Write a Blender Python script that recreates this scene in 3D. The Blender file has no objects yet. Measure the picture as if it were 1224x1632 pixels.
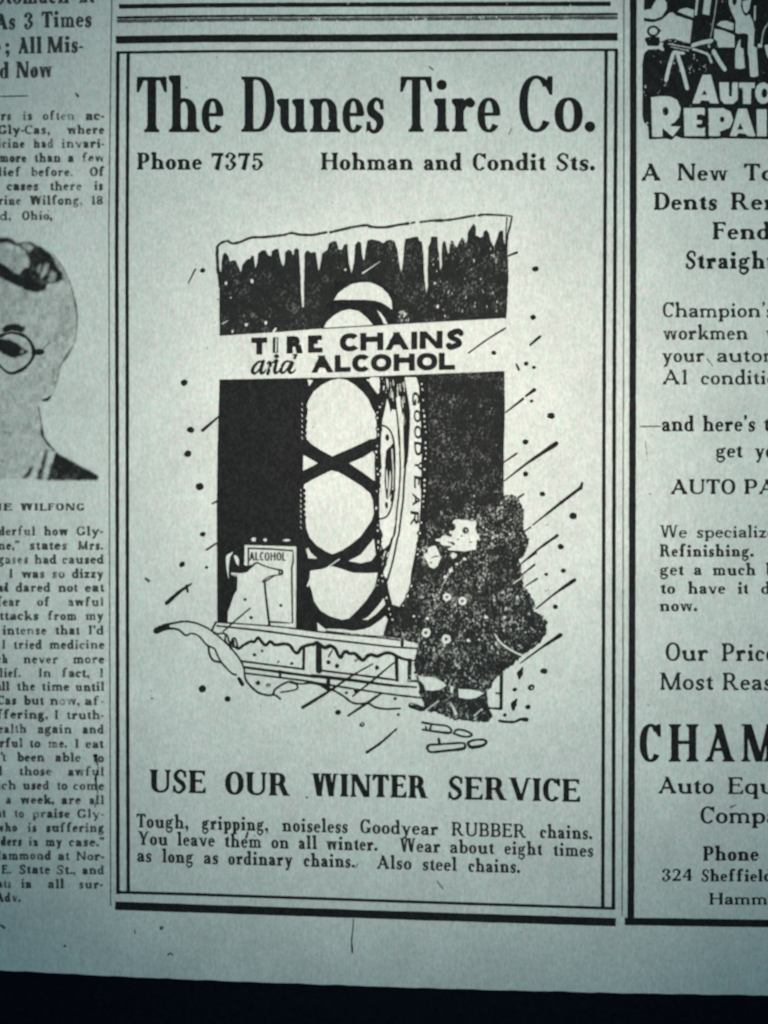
import bpy, math
import numpy as np

# ------------------------------------------------------------------ scene, camera, light
C = bpy.data.collections.new('page_scene')
scene = bpy.context.scene
scene.collection.children.link(C)
PX = 0.00025                        # one millimetre is four print units
CX, CY = 612.0, 816.0
rng = np.random.default_rng(7)

cam_d = bpy.data.cameras.new('camera')
cam = bpy.data.objects.new('camera', cam_d)
C.objects.link(cam)
CAM_H = 0.45
cam.location = (0, 0, CAM_H)
cam_d.sensor_fit = 'VERTICAL'
cam_d.sensor_height = 36.0
cam_d.lens = 36.0 * CAM_H / (1632 * PX)
cam_d.clip_start = 0.01
cam_d.clip_end = 20.0
cam_d.dof.use_dof = True
cam_d.dof.focus_distance = 0.4235
cam_d.dof.aperture_fstop = 2.8
scene.camera = cam

world = bpy.data.worlds.new('World')
scene.world = world
world.use_nodes = True
bg = world.node_tree.nodes['Background']
bg.inputs['Color'].default_value = (0.136, 0.230, 0.264, 1)
bg.inputs['Strength'].default_value = 1.0

def spot(energy, colour, cone):
    d = bpy.data.lights.new('reading_lamp', 'SPOT')
    d.energy = energy; d.color = colour
    d.spot_size = math.radians(cone); d.spot_blend = 1.0
    d.shadow_soft_size = 0.03
    o = bpy.data.objects.new('reading_lamp', d)
    C.objects.link(o)
    o.location = (0.0145, 0.036, 0.62)
spot(10.64, (1.0, 0.992, 0.873), 49.4)     # wide cool beam of the reading lamp
spot(6.57, (1.0, 0.747, 0.609), 23.9)      # its warmer bright core

scene.view_settings.view_transform = 'Standard'
scene.view_settings.look = 'None'
scene.view_settings.exposure = 0.0
scene.view_settings.gamma = 1.0

# ------------------------------------------------------------------ materials
def nodes_of(name):
    m = bpy.data.materials.new(name)
    m.use_nodes = True
    nt = m.node_tree
    nt.nodes.clear()
    out = nt.nodes.new('ShaderNodeOutputMaterial')
    b = nt.nodes.new('ShaderNodeBsdfPrincipled')
    nt.links.new(b.outputs[0], out.inputs[0])
    return m, nt, b

def noise(nt, scale, stretch=(1, 1, 1), detail=2.0, rough=0.5):
    g = nt.nodes.new('ShaderNodeNewGeometry')
    mp = nt.nodes.new('ShaderNodeMapping')
    mp.inputs['Scale'].default_value = stretch
    n = nt.nodes.new('ShaderNodeTexNoise')
    n.inputs['Scale'].default_value = scale
    n.inputs['Detail'].default_value = detail
    n.inputs['Roughness'].default_value = rough
    nt.links.new(g.outputs['Position'], mp.inputs['Vector'])
    nt.links.new(mp.outputs[0], n.inputs['Vector'])
    return n

def mrange(nt, src, a, b, c, d):
    m = nt.nodes.new('ShaderNodeMapRange')
    m.inputs[1].default_value = a; m.inputs[2].default_value = b
    m.inputs[3].default_value = c; m.inputs[4].default_value = d
    nt.links.new(src, m.inputs[0])
    return m.outputs[0]

def mul(nt, a, b):
    m = nt.nodes.new('ShaderNodeMath'); m.operation = 'MULTIPLY'
    nt.links.new(a, m.inputs[0]); nt.links.new(b, m.inputs[1])
    return m.outputs[0]

def colmix(nt, fac, a, b, blend='MIX'):
    m = nt.nodes.new('ShaderNodeMix'); m.data_type = 'RGBA'; m.blend_type = blend
    for sock, v in ((m.inputs[0], fac), (m.inputs[6], a), (m.inputs[7], b)):
        if hasattr(v, 'links'):
            nt.links.new(v, sock)
        elif isinstance(v, tuple):
            sock.default_value = v
        else:
            sock.default_value = v
    return m.outputs[2]

def paper_colour(nt):
    fine = noise(nt, 1050, (1, 0.6, 1), 4, 0.7)      # fibre grain
    weave = noise(nt, 1300, (1, 0.12, 1), 2, 0.6)      # vertical laid lines
    mid = noise(nt, 260, (1, 1, 1), 4, 0.6)
    big = noise(nt, 34, (1, 1, 1), 3, 0.55)
    hue = noise(nt, 620, (1, 0.8, 1), 2, 0.6)
    f = mrange(nt, fine.outputs[0], 0.3, 0.7, 0.83, 1.15)
    w = mrange(nt, weave.outputs[0], 0.3, 0.7, 0.94, 1.055)
    m = mrange(nt, mid.outputs[0], 0.3, 0.7, 0.955, 1.035)
    b = mrange(nt, big.outputs[0], 0.3, 0.7, 0.93, 1.05)
    v = mul(nt, mul(nt, f, w), mul(nt, m, b))
    hf = mrange(nt, hue.outputs[0], 0.35, 0.65, 0.0, 1.0)
    base = colmix(nt, hf, (0.635, 0.72, 0.665, 1), (0.715, 0.695, 0.70, 1))
    comb = nt.nodes.new('ShaderNodeVectorMath'); comb.operation = 'SCALE'
    nt.links.new(base, comb.inputs[0]); nt.links.new(v, comb.inputs['Scale'])
    return comb.outputs[0], v

def ink_colour(nt, k=1.0, spread=1.0):
    a = noise(nt, 950, (1.15, 0.75, 1), 3, 0.75)
    c = noise(nt, 110, (1, 1, 1), 3, 0.6)
    v = mul(nt, mrange(nt, a.outputs[0], 0.42, 0.74, 0.65, 0.65 + 2.6 * spread), mrange(nt, c.outputs[0], 0.35, 0.7, 0.85, 0.85 + 0.35 * spread))
    s = nt.nodes.new('ShaderNodeVectorMath'); s.operation = 'SCALE'
    s.inputs[0].default_value = (0.0150 * k, 0.0165 * k, 0.0175 * k)
    nt.links.new(v, s.inputs['Scale'])
    return s.outputs[0]

def finish(b, rough=1.0, spec=0.0):
    b.inputs['Roughness'].default_value = rough
    b.inputs['Specular IOR Level'].default_value = spec

M_paper, nt, b = nodes_of('aged_newsprint')
col, v = paper_colour(nt)
nt.links.new(col, b.inputs['Base Color'])
bp = nt.nodes.new('ShaderNodeBump'); bp.inputs['Strength'].default_value = 0.25; bp.inputs['Distance'].default_value = 0.0001
nt.links.new(v, bp.inputs['Height']); nt.links.new(bp.outputs[0], b.inputs['Normal'])
finish(b)

def ink_mat(name, k, spread=1.0):
    m, nt, b = nodes_of(name)
    nt.links.new(ink_colour(nt, k, spread), b.inputs['Base Color'])
    finish(b, 0.8, 0.12)
    return m
M_ink = ink_mat('black_printing_ink', 1.0, .55)
M_fair = ink_mat('fairly_worn_printing_ink', .95, 1.1)
M_worn = ink_mat('worn_black_printing_ink', .95, 1.8)
M_thin = ink_mat('thin_black_printing_ink', 1.5, .7)
M_grey = ink_mat('grey_printing_ink', 7, .5)

M_soft, nt, b = nodes_of('soft_halftone_ink')          # printed tone, strength stored per point
att = nt.nodes.new('ShaderNodeAttribute'); att.attribute_name = 'tone'
pc, _ = paper_colour(nt)
nt.links.new(colmix(nt, att.outputs['Fac'], pc, ink_colour(nt, 1.1, .35)), b.inputs['Base Color'])
finish(b)

M_dark, nt, b = nodes_of('black_felt')
n = noise(nt, 900, (1, 1, 1), 3, 0.7)
nt.links.new(colmix(nt, mrange(nt, n.outputs[0], 0.3, 0.7, 0, 1), (0.003, 0.0045, 0.009, 1), (0.009, 0.0115, 0.02, 1)), b.inputs['Base Color'])
finish(b)

# ------------------------------------------------------------------ page shape
def pz(x, y):                        # the sheet is not quite flat
    return 0.00012 * (np.sin(x * 31 + 0.8) * np.cos(y * 24 - 0.4) + 0.5 * np.sin(x * 55 - y * 38)) + 0.0006

def world_xy(px, py):
    return (px - CX) * PX, (CY - py) * PX

def add_mesh(name, verts, loops, starts, mat, parent=None, tone=None):
    me = bpy.data.meshes.new(name)
    me.vertices.add(len(verts)); me.vertices.foreach_set('co', verts.astype(np.float32).ravel())
    me.loops.add(len(loops)); me.loops.foreach_set('vertex_index', loops.astype(np.int32))
    me.polygons.add(len(starts)); me.polygons.foreach_set('loop_start', starts.astype(np.int32))
    if tone is not None:
        a = me.attributes.new('tone', 'FLOAT', 'POINT'); a.data.foreach_set('value', tone.astype(np.float32))
    me.update(calc_edges=True)
    me.materials.append(mat)
    o = bpy.data.objects.new(name, me)
    C.objects.link(o)
    if parent is not None:
        o.parent = parent
    return o

# ------------------------------------------------------------------ raster canvas -> ink geometry
SS = 4                               # raster cells per unit; mesh grid has half of them

def gauss(a, s):
    if s <= 0: return a
    r = int(max(1, math.ceil(2.6 * s)))
    k = np.exp(-0.5 * (np.arange(-r, r + 1) / s) ** 2); k /= k.sum()
    for ax in (0, 1):
        p = np.pad(a, [(r, r) if i == ax else (0, 0) for i in (0, 1)], mode='edge')
        o = np.zeros_like(a)
        n = a.shape[ax]
        for i, w in enumerate(k):
            o += w * (p[i:i + n] if ax == 0 else p[:, i:i + n])
        a = o
    return a

def vnoise(shape, s, sx=None):
    """smooth noise of unit deviation, cell size s (in grid cells)"""
    sx = sx or s
    h = int(shape[0] / s) + 4; w = int(shape[1] / sx) + 4
    g = rng.standard_normal((h, w)).astype(np.float32)
    y = np.arange(shape[0]) / s; x = np.arange(shape[1]) / sx
    yi = y.astype(int); xi = x.astype(int)
    fy = (y - yi)[:, None]; fx = (x - xi)[None, :]
    fy = fy * fy * (3 - 2 * fy); fx = fx * fx * (3 - 2 * fx)
    a = g[yi][:, xi]; b_ = g[yi][:, xi + 1]; c = g[yi + 1][:, xi]; d = g[yi + 1][:, xi + 1]
    n = (a * (1 - fx) + b_ * fx) * (1 - fy) + (c * (1 - fx) + d * fx) * fy
    return n / 0.6

TABLE = {1: ['Atl'], 2: ['Brt'], 3: ['ABrl'], 4: ['Cbr'], 5: ['Atl', 'Cbr'], 6: ['tBCb'], 7: ['ABCbl'], 8: ['Dlb'],
         9: ['AtbD'], 10: ['Brt', 'Dlb'], 11: ['ABrbD'], 12: ['rCDl'], 13: ['AtrCD'], 14: ['tBCDl']}

class Canvas:
    def __init__(s, x0, y0, x1, y1):
        s.x0, s.y0 = x0, y0
        s.w = int(math.ceil((x1 - x0) * SS / 2) * 2) + 1; s.h = int(math.ceil((y1 - y0) * SS / 2) * 2) + 1
        s.a = np.zeros((s.h, s.w), np.float32)
        s.wear = np.zeros(((s.h + 1) // 2, (s.w + 1) // 2), np.float32)

    def mask(s, pts, k=SS, shape=None):
        H, W = shape or (s.h, s.w)
        p = np.asarray(pts, float)
        X = (p[:, 0] - s.x0) * k; Y = (p[:, 1] - s.y0) * k
        ya = max(0, int(math.floor(Y.min()))); yb = min(H, int(math.ceil(Y.max())) + 1)
        xa = max(0, int(math.floor(X.min()))); xb = min(W, int(math.ceil(X.max())) + 1)
        if yb <= ya or xb <= xa: return None
        X2 = np.roll(X, -1); Y2 = np.roll(Y, -1)
        rows = np.arange(ya, yb)[:, None] + 0.01
        up = (Y[None] <= rows) & (Y2[None] > rows); dn = (Y2[None] <= rows) & (Y[None] > rows)
        act = up | dn
        ri, ei = np.nonzero(act)
        if len(ri) == 0: return None
        dy = Y2[ei] - Y[ei]
        xc = X[ei] + (rows[ri, 0] - Y[ei]) * (X2[ei] - X[ei]) / dy
        ci = np.clip(np.ceil(xc).astype(int) - xa, 0, xb - xa)
        t = np.zeros((yb - ya, xb - xa + 1), np.int32)
        np.add.at(t, (ri, ci), np.where(up[ri, ei], 1, -1))
        return (slice(ya, yb), slice(xa, xb)), np.cumsum(t, 1)[:, :-1] != 0

    def poly(s, pts, v=1.0):
        r = s.mask(pts)
        if r is not None:
            s.a[r[0]][r[1]] = v

    def worn(s, pts, v):
        r = s.mask(pts, SS / 2, s.wear.shape)
        if r is not None:
            s.wear[r[0]][r[1]] = v

    def disc(s, x, y, r, ry=None, v=1.0, rot=0.0, wob=0.0):
        n = 18; t = np.linspace(0, 2 * np.pi, n, endpoint=False)
        k = 1 + wob * rng.standard_normal(n)
        ry = ry or r
        dx = np.cos(t) * r * k; dy = np.sin(t) * ry * k
        cr, sr = math.cos(rot), math.sin(rot)
        s.poly(np.c_[x + dx * cr - dy * sr, y + dx * sr + dy * cr], v)

    def stroke(s, pts, w, v=1.0, smooth=True, wob=0.0, caps=True):
        p = np.asarray(pts, float)
        w = np.full(len(p), w, float) if np.isscalar(w) else np.interp(np.linspace(0, 1, len(p)), np.linspace(0, 1, len(w)), w)
        if smooth and len(p) > 2:
            p, w = spline(p, w)
        if wob:
            w = w * (1 + wob * rng.standard_normal(len(w)))
        d = np.gradient(p, axis=0); d /= np.maximum(np.hypot(d[:, 0], d[:, 1]), 1e-6)[:, None]
        nrm = np.c_[-d[:, 1], d[:, 0]]
        L = p + nrm * w[:, None] / 2; R = p - nrm * w[:, None] / 2
        for i in range(len(p) - 1):
            s.poly([L[i], L[i + 1], R[i + 1], R[i]], v)
        if caps:
            for i in range(len(p)):
                if w[i] > 1.2 and (i in (0, len(p) - 1) or w[i] > 3): s.disc(p[i, 0], p[i, 1], w[i] / 2 * 0.97, v=v)

    def field(s, sigma=1.3, rough=0.1, pin=0.0):
        f = gauss(s.a, sigma)[::2, ::2]
        sh = f.shape
        f = f + rough * (0.6 * vnoise(sh, 3.0) + 0.5 * vnoise(sh, 7.0)) * np.clip(1 - np.abs(f - 0.5) * 1.2, 0.3, 1)
        n = 0.6 * vnoise(sh, 3.6, 2.6) + 0.55 * vnoise(sh, 6.5, 5.0) + 0.4 * vnoise(sh, 17, 14)
        if pin: f = f - np.clip(n - 2.7 + pin, 0, 3) * 0.7 * (pin > 0)
        f = f - s.wear * .5 * np.clip(n + 0.1, 0, 4)
        return f

    def emit(s, name, parent, f, mat=None, iso=0.5, region=None, z=0.00004):
        f = f.astype(np.float32).copy()
        f[0] = f[-1] = -1; f[:, 0] = f[:, -1] = -1
        f = f - iso
        a, b_, c, d = f[:-1, :-1], f[:-1, 1:], f[1:, 1:], f[1:, :-1]
        case = (a > 0) * 1 + (b_ > 0) * 2 + (c > 0) * 4 + (d > 0) * 8
        if region is not None:
            case = np.where(region[:-1, :-1], case, 0)
        V = []; N = []
        # full cells: rows of cells joined, up to 40 long
        full = case == 15
        pad = np.zeros((full.shape[0], 1), bool)
        seg = np.arange(full.shape[1]) % 40 == 0
        left = np.concatenate([pad, full[:, :-1]], 1)
        st = full & (~left | seg[None])
        right = np.concatenate([full[:, 1:], pad], 1)
        en = full & (~right | np.roll(seg, -1)[None])
        yi, xs = np.nonzero(st); _, xe = np.nonzero(en)
        if len(yi):
            q = np.stack([np.stack([xs, yi], 1), np.stack([xe + 1, yi], 1), np.stack([xe + 1, yi + 1], 1), np.stack([xs, yi + 1], 1)], 1)
            V.append(q.reshape(-1, 2).astype(float)); N.append(np.full(len(yi), 4))
        for k, polys in TABLE.items():
            yy, xx = np.nonzero(case == k)
            if not len(yy): continue
            A, B, Cc, D = a[yy, xx], b_[yy, xx], c[yy, xx], d[yy, xx]
            t = lambda p, q: np.clip(p / np.where(np.abs(p - q) < 1e-6, 1e-6, p - q), 0.02, 0.98)
            P = {'A': (xx, yy), 'B': (xx + 1, yy), 'C': (xx + 1, yy + 1), 'D': (xx, yy + 1),
                 't': (xx + t(A, B), yy), 'r': (xx + 1, yy + t(B, Cc)), 'b': (xx + 1 - t(Cc, D), yy + 1), 'l': (xx, yy + 1 - t(D, A))}
            for s_ in polys:
                q = np.stack([np.stack([np.asarray(P[ch][0], float), np.asarray(P[ch][1], float)], 1) for ch in s_], 1)
                V.append(q.reshape(-1, 2)); N.append(np.full(len(yy), len(s_)))
        if not V: return None
        V = np.concatenate(V); N = np.concatenate(N)
        px = s.x0 + V[:, 0] * 2 / SS; py = s.y0 + V[:, 1] * 2 / SS
        wx, wy = world_xy(px, py)
        starts = np.concatenate([[0], np.cumsum(N)[:-1]])
        # reverse each polygon so that it faces up
        idx = np.arange(len(V)); owner = np.repeat(np.arange(len(N)), N)
        loops = starts[owner] + (N[owner] - 1) - (idx - starts[owner])
        return add_mesh(name, np.c_[wx, wy, pz(wx, wy) + z], loops, starts, mat or M_ink, parent)

    def emit_soft(s, name, parent, tone, thr=0.04, z=0.00004, region=None):
        t = tone.copy(); t[0] = t[-1] = 0; t[:, 0] = t[:, -1] = 0
        m = (t[:-1, :-1] > thr) | (t[:-1, 1:] > thr) | (t[1:, 1:] > thr) | (t[1:, :-1] > thr)
        if region is not None: m &= region[:-1, :-1]
        yy, xx = np.nonzero(m)
        used = np.zeros(t.shape, bool)
        for dy in (0, 1):
            for dx in (0, 1): used[yy + dy, xx + dx] = True
        ids = -np.ones(t.shape, int); vy, vx = np.nonzero(used); ids[vy, vx] = np.arange(len(vy))
        wx, wy = world_xy(s.x0 + vx * 2 / SS, s.y0 + vy * 2 / SS)
        lp = np.stack([ids[yy + 1, xx], ids[yy + 1, xx + 1], ids[yy, xx + 1], ids[yy, xx]], 1)
        return add_mesh(name, np.c_[wx, wy, pz(wx, wy) + z], lp.ravel(), np.arange(len(yy)) * 4, M_soft, parent, np.clip(t[vy, vx], 0, 1))

def spline(p, w=None, n=6):
    p = np.asarray(p, float)
    if w is None: w = np.ones(len(p))
    q = np.vstack([2 * p[0] - p[1], p, 2 * p[-1] - p[-2]])
    out = []; ow = []
    for i in range(1, len(q) - 2):
        for k in range(n):
            t = k / n
            out.append(0.5 * (2 * q[i] + (q[i + 1] - q[i - 1]) * t + (2 * q[i - 1] - 5 * q[i] + 4 * q[i + 1] - q[i + 2]) * t * t
                              + (-q[i - 1] + 3 * q[i] - 3 * q[i + 1] + q[i + 2]) * t ** 3))
            ow.append(w[i - 1] * (1 - t) + w[i] * t)
    out.append(p[-1]); ow.append(w[-1])
    return np.array(out), np.array(ow)

# ------------------------------------------------------------------ lettering, drawn stroke by stroke
class Face:
    def __init__(s, S=.16, H=.06, L=.06, T=.05, X=.62, g=.09, A=1.03, jit=0.25):
        s.S, s.H, s.L, s.T, s.X, s.g, s.A, s.jit = S, H, L, T, X, g, A, jit

SIDE = {}
for ch in 'ocebdpqgOCGQD0698a': SIDE[ch] = .75
for ch in 'vwyxVWYATLkt-.,': SIDE[ch] = .45

def glyph(ch, F, W):
    S, H, L, T, X, A = F.S, F.H, F.L, F.T, F.X, F.A
    P = []; o = .014
    sans = L == 0
    def rect(x0, y0, x1, y1): P.append([(x0, y0), (x1, y0), (x1, y1), (x0, y1)])
    def foot(x, y=0, up=1, l=1, r=1, s=None):
        if sans: return
        s = S if s is None else s
        B = T * 1.7
        P.append([(x - L * l, y), (x + s + L * r, y), (x + s + L * r, y + up * T), (x + s + .35 * L * r, y + up * T * 1.35), (x + s, y + up * (T + B)),
                  (x, y + up * (T + B)), (x - .35 * L * l, y + up * T * 1.35), (x - L * l, y + up * T)])
    def flag(x, y):
        if sans: return
        P.append([(x, y), (x, y - T * 3.2), (x - L * 1.05, y - T * 1.5), (x - L * 1.05, y - T * .35)])
    def stem(x, y0, y1, s=None): rect(x, y0, x + (S if s is None else s), y1)
    def arc(x0, y0, x1, y1, a0=0, a1=360, s=None, h=None, sq=.92):
        s = S if s is None else s; h = H if h is None else h
        n = max(6, int(abs(a1 - a0) / 11)); t = np.radians(np.linspace(a0, a1, n + 1))
        cx, cy, rx, ry = (x0 + x1) / 2, (y0 + y1) / 2, (x1 - x0) / 2, (y1 - y0) / 2
        c_, s_ = np.cos(t), np.sin(t)
        cc = np.sign(c_) * np.abs(c_) ** sq; sn = np.sign(s_) * np.abs(s_) ** sq
        O = np.c_[cx + rx * cc, cy + ry * sn]; I = np.c_[cx + max(rx - s, .01) * cc, cy + max(ry - h, .01) * sn]
        P.append(np.vstack([O, I[::-1]]))
    def pen(pts, ws):
        p, w = spline(pts, np.interp(np.linspace(0, 1, len(pts)), np.linspace(0, 1, len(ws)), ws), 5)
        d = np.gradient(p, axis=0); d /= np.maximum(np.hypot(d[:, 0], d[:, 1]), 1e-6)[:, None]
        nn = np.c_[-d[:, 1], d[:, 0]] * w[:, None] / 2
        for i in range(len(p) - 1):
            P.append([p[i] + nn[i], p[i + 1] + nn[i + 1], p[i + 1] - nn[i + 1], p[i] - nn[i]])
        for i in range(1, len(p) - 1, 2): dot(p[i][0], p[i][1], w[i] / 2)
    def dot(x, y, r, ry=None):
        t = np.linspace(0, 2 * np.pi, 12, endpoint=False); P.append(np.c_[x + r * np.cos(t), y + (ry or r) * np.sin(t)])
    def dg(xb, yb, xt, yt, t): P.append([(xb, yb), (xb + t, yb), (xt + t, yt), (xt, yt)])
    def bowls(w, sc=1): pass
    def nstem(x0, w):                     # arch from stem x0 to a right stem ending at x0+w
        ry = min(X * .42, w * .62)
        arc(x0 - S * .1, X - 2 * ry, x0 + w, X + o, 0, 140, h=H * 1.15)
        stem(x0 + w - S, 0, X - ry + .01); foot(x0 + w - S)
    def ess(w, h):
        k = .86 if h > .8 else 1
        pen([(w - S * .25, h * .76), (w * .74, h * .94), (w * .47, h - H * .45 + o), (S * .52, h * .8), (w * .3, h * .6), (w * .68, h * .42),
             (w - S * .5, h * .22), (w * .52, H * .45 - o), (w * .24, h * .06), (S * .25, h * .25)],
            [H * 1.1, H * 1.1, H * 1.2, S * .8 * k, S * k, S * k, S * .8 * k, H * 1.2, H * 1.1, H * 1.1])
        if not sans:
            P.append([(w - H * 1.3, h * .68), (w - H * .1, h * .68), (w - H * .3, h), (w - H * 1.2, h * .93)])
            P.append([(0, 0), (H, h * .07), (H * 1.3, h * .32), (H * .1, h * .32)])
    def ear(x0, x1, y, d=-1, n=.2):       # vertical serif of an arm
        if sans: return
        P.append([(x1 - H * 1.1, y), (x1 + .01, y), (x1 + .01, y + d * n), (x1 - H * .3, y + d * n), (x1 - H * 1.6, y + d * T * 1.4)])
    c = ch
    TH = T if not sans else H
    if c == 'a':
        w = .5 * W
        pen([(.05 * W + S * .2, X * .74), (.12 * W, X * .92), (w * .5, X - H * .55 + o), (w - S * .65, X * .84), (w - S * .5, X * .6)], [H, H * 1.1, H * 1.2, S * .9, S])
        dot(.03 * W + S * .45, X * .76, S * .42, S * .42)
        stem(w - S, .02, X * .66)
        pen([(w - S * .7, X * .58), (w * .42, X * .5), (S * .52, X * .27), (w * .36, H * .6 - o), (w - S * .7, X * .2)], [H, H * 1.3, S * .95, H * 1.3, H])
        foot(w - S, l=0, r=.9)
    elif c in 'bdpq':
        w = .56 * W
        arc(0, -o, w, X + o)
        x = 0 if c in 'bp' else w - S
        if c in 'bd': stem(x, 0 if c == 'd' else .02, A); flag(x, A)
        if c == 'd': foot(x, l=0)
        if c in 'pq': stem(x, -.29, X); foot(x, -.29)
        if c == 'p': flag(x, X)
    elif c == 'c':
        w = .49 * W; arc(0, -o, w, X + o, 44, 322)
        if not sans: dot(w - S * .5, X * .75, S * .5)
    elif c == 'e':
        w = .51 * W; arc(0, -o, w, X + o, 0, 325, s=S * .88); rect(S * .6, X * .47, w - S * .15, X * .47 + H * 1.05)
    elif c == 'f':
        w = .40 * W; x = .08 * W; stem(x, 0, .8); foot(x)
        pen([(x + S / 2, .72), (x + S * .55, .9), (x + S + .05 * W, A - H * .4), (w, A * .96)], [S, S * .9, H * 1.5, H * 1.5]); dot(w, A * .9, S * .42)
        rect(-.02, X - T * 1.1, w * .95, X)
    elif c == 'g':
        w = .55 * W
        arc(.02, X * .36, w * .86, X + o, s=S * .85)
        pen([(w * .74, X * .9), (w * .88, X * 1.02), (w, X * .96)], [H, H * 1.2, S * .6])
        pen([(w * .22, X * .42), (w * .10, X * .28), (w * .3, X * .14), (w * .75, X * .08), (w - S * .3, -.1), (w * .5, -.28), (S * .35, -.14), (w * .26, .06)],
            [H, S * .55, S * .8, S * .85, S * .6, H * 1.3, S * .5, H])
    elif c in 'hnm':
        w = .56 * W if c != 'm' else .49 * W; S = F.S * (.86 if c == 'm' else 1)
        top = A if c == 'h' else X
        stem(0, 0, top); flag(0, top); foot(0); nstem(0, w)
        if c == 'm': nstem(w - S, w)
    elif c in 'il':
        stem(0, 0, X if c == 'i' else A); flag(0, X if c == 'i' else A); foot(0)
        if c == 'i': dot(S * .5, X + .24, S * .60, S * .60)
    elif c == 'k':
        w = .56 * W; stem(0, 0, A); flag(0, A); foot(0)
        dg(S * .8, X * .3, w - H * 2.2, X, H * 1.3); dg(w - S * .9, 0, S + .06 * W, X * .58, S * .95); foot(w - S * .8, s=S * .7); rect(w - .2 * W, X - T, w, X)
    elif c == 'o':
        w = .54 * W; arc(0, -o, w, X + o)
    elif c == 'r':
        w = .41 * W; stem(0, 0, X); flag(0, X); foot(0)
        pen([(S * .7, X * .6), (S + .04 * W, X * .86), (w * .86, X * .95)], [H, H * 1.8, S * .7]); dot(w - S * .35, X - S * .55, S * .52)
    elif c == 's': ess(.42 * W, X)
    elif c == 't':
        w = .35 * W; x = .08 * W; stem(x, .12, X + .1); P.append([(x, X), (x + S, X), (x + S, X + .2), (x + S * .7, X + .16)])
        pen([(x + S / 2, .3), (x + S / 2, .14), (x + S * .95, H * .7), (w, .1)], [S, S, H * 1.7, H]); rect(-.01, X - T * 1.1, w * .97, X)
    elif c == 'u':
        w = .56 * W; ry = X * .38
        stem(0, ry * .9, X); flag(0, X); arc(0, -o, w, 2 * ry, 180, 320, h=H * 1.2); stem(w - S, 0, X); flag(w - S, X); foot(w - S, l=0)
    elif c in 'vw':
        w = .55 * W if c == 'v' else .80 * W; n = 1 if c == 'v' else 2; u = w / n; S = S * (.85 if n == 1 else .7)
        for k in range(n):
            x = k * u * (1 if n == 1 else .94)
            m = x + u / 2
            dg(m - S * .35, 0, x, X, S * 1.02); dg(m - H * .1, 0, x + u - H * 1.4, X, H * 1.3)
            if not sans: rect(x - L * .8, X - T, x + S + L * .8, X)
        if not sans: rect(w - H - L, X - T, w + L * .8, X)
    elif c == 'y':
        w = .55 * W; m = w / 2
        dg(m - S * .35, 0, 0, X, S * 1.02); dg(m - S * .1 - .13 * W, -.27, w - H * 1.4, X, H * 1.4); dot(m - .14 * W, -.25, S * .45)
        if not sans: rect(-L * .8, X - T, S + L * .8, X); rect(w - H - L, X - T, w + L * .8, X)
    elif c == 'x':
        w = .54 * W; dg(w - S, 0, 0, X, S); dg(0, 0, w - H, X, H * 1.3); rect(-L, 0, S, T); rect(w - S - L, 0, w + L, T); rect(-L, X - T, S, X); rect(w - S, X - T, w + L, X)
    elif c == 'z':
        w = .46 * W; rect(0, 0, w, H * 1.2); rect(0, X - H * 1.2, w, X); dg(0, 0, w - S * 1.05, X, S * 1.1); rect(0, X * .72, H, X); rect(w - H, 0, w, X * .28)
    elif c == 'A':
        w = .76 * W if not sans else .78 * W; m = w * .5; S2 = S * 1.02
        dg(w - S2 * 1.0, 0, m - S2 * .72, 1, S2 * 1.05); dg(.0 + .02, 0, m - H * .5, 1, H * 1.25 if not sans else S)
        rect(w * .2, .28, w * .74, .28 + H * 1.1)
        if not sans: foot(.02, s=H * 1.2); foot(w - S2)
        if sans: P.append([(m - S * .7, .7), (m + S * .6, .7), (m + S * .35, 1), (m - S * .5, 1)])
    elif c in 'BPR':
        w = .62 * W; x = 0
        stem(0, 0, 1); foot(0, l=1, r=.4 if c == 'B' else 1); foot(0, 1, -1, 1, .3)
        top = .47 if c != 'P' else .42
        for (b0, b1, ww) in ([(top - H * .3, 1, w * .94)] + ([(0, top + H * .6, w)] if c == 'B' else [])):
            r = (b1 - b0) / 2; xc = max(S, ww - r * 1.1 - .02)
            rect(S * .5, b1 - H, xc, b1); rect(S * .5, b0, xc, b0 + H)
            arc(xc - (ww - xc), b0, ww, b1, -90, 90)
        if c == 'R':
            w = .70 * W; dg(w - S * .95, 0, S + .08 * W, top + .03, S * 1.02)
            if not sans: P.append([(w - S * .9, 0), (w + L, 0), (w + L, T), (w - S * .3, T * 1.6)])
    elif c in 'CGO':
        w = (.66 if c != 'O' else .72) * W
        arc(0, -o, w, 1 + o, *((0, 360) if c == 'O' else (40, 322)))
        if c != 'O' and not sans: P.append([(w - H * 1.6, 1), (w - H * .3, 1), (w - H * .3, .66), (w - H * 1.1, .66), (w - S, .84)])
        if c == 'G': stem(w - S, .05, .42); foot(w - S, .42, -1, 1, 1) if not sans else rect(w * .55, .36, w, .36 + H)
    elif c == 'D':
        w = .70 * W; stem(0, 0, 1); foot(0, l=1, r=.3); foot(0, 1, -1, 1, .3)
        xc = w * .40; rect(S * .5, 1 - H, xc, 1); rect(S * .5, 0, xc, H); arc(2 * xc - w, 0, w, 1, -90, 90, s=S * 1.05)
    elif c in 'EF':
        w = (.60 if c == 'E' else .56) * W; stem(0, 0, 1); foot(0, l=1, r=1 if c == 'F' else .3); foot(0, 1, -1, 1, .3)
        a = H if not sans else H
        rect(S * .5, 1 - a, w * .95, 1); ear(0, w * .95, 1, -1, .24); rect(S * .5, .49, w * .68, .49 + a)
        if not sans: rect(w * .66, .42, w * .66 + H * .8, .60 + H * .3)
        if c == 'E': rect(S * .5, 0, w, a); ear(0, w, 0, 1, .27)
    elif c in 'HIN':
        w = .74 * W
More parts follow.
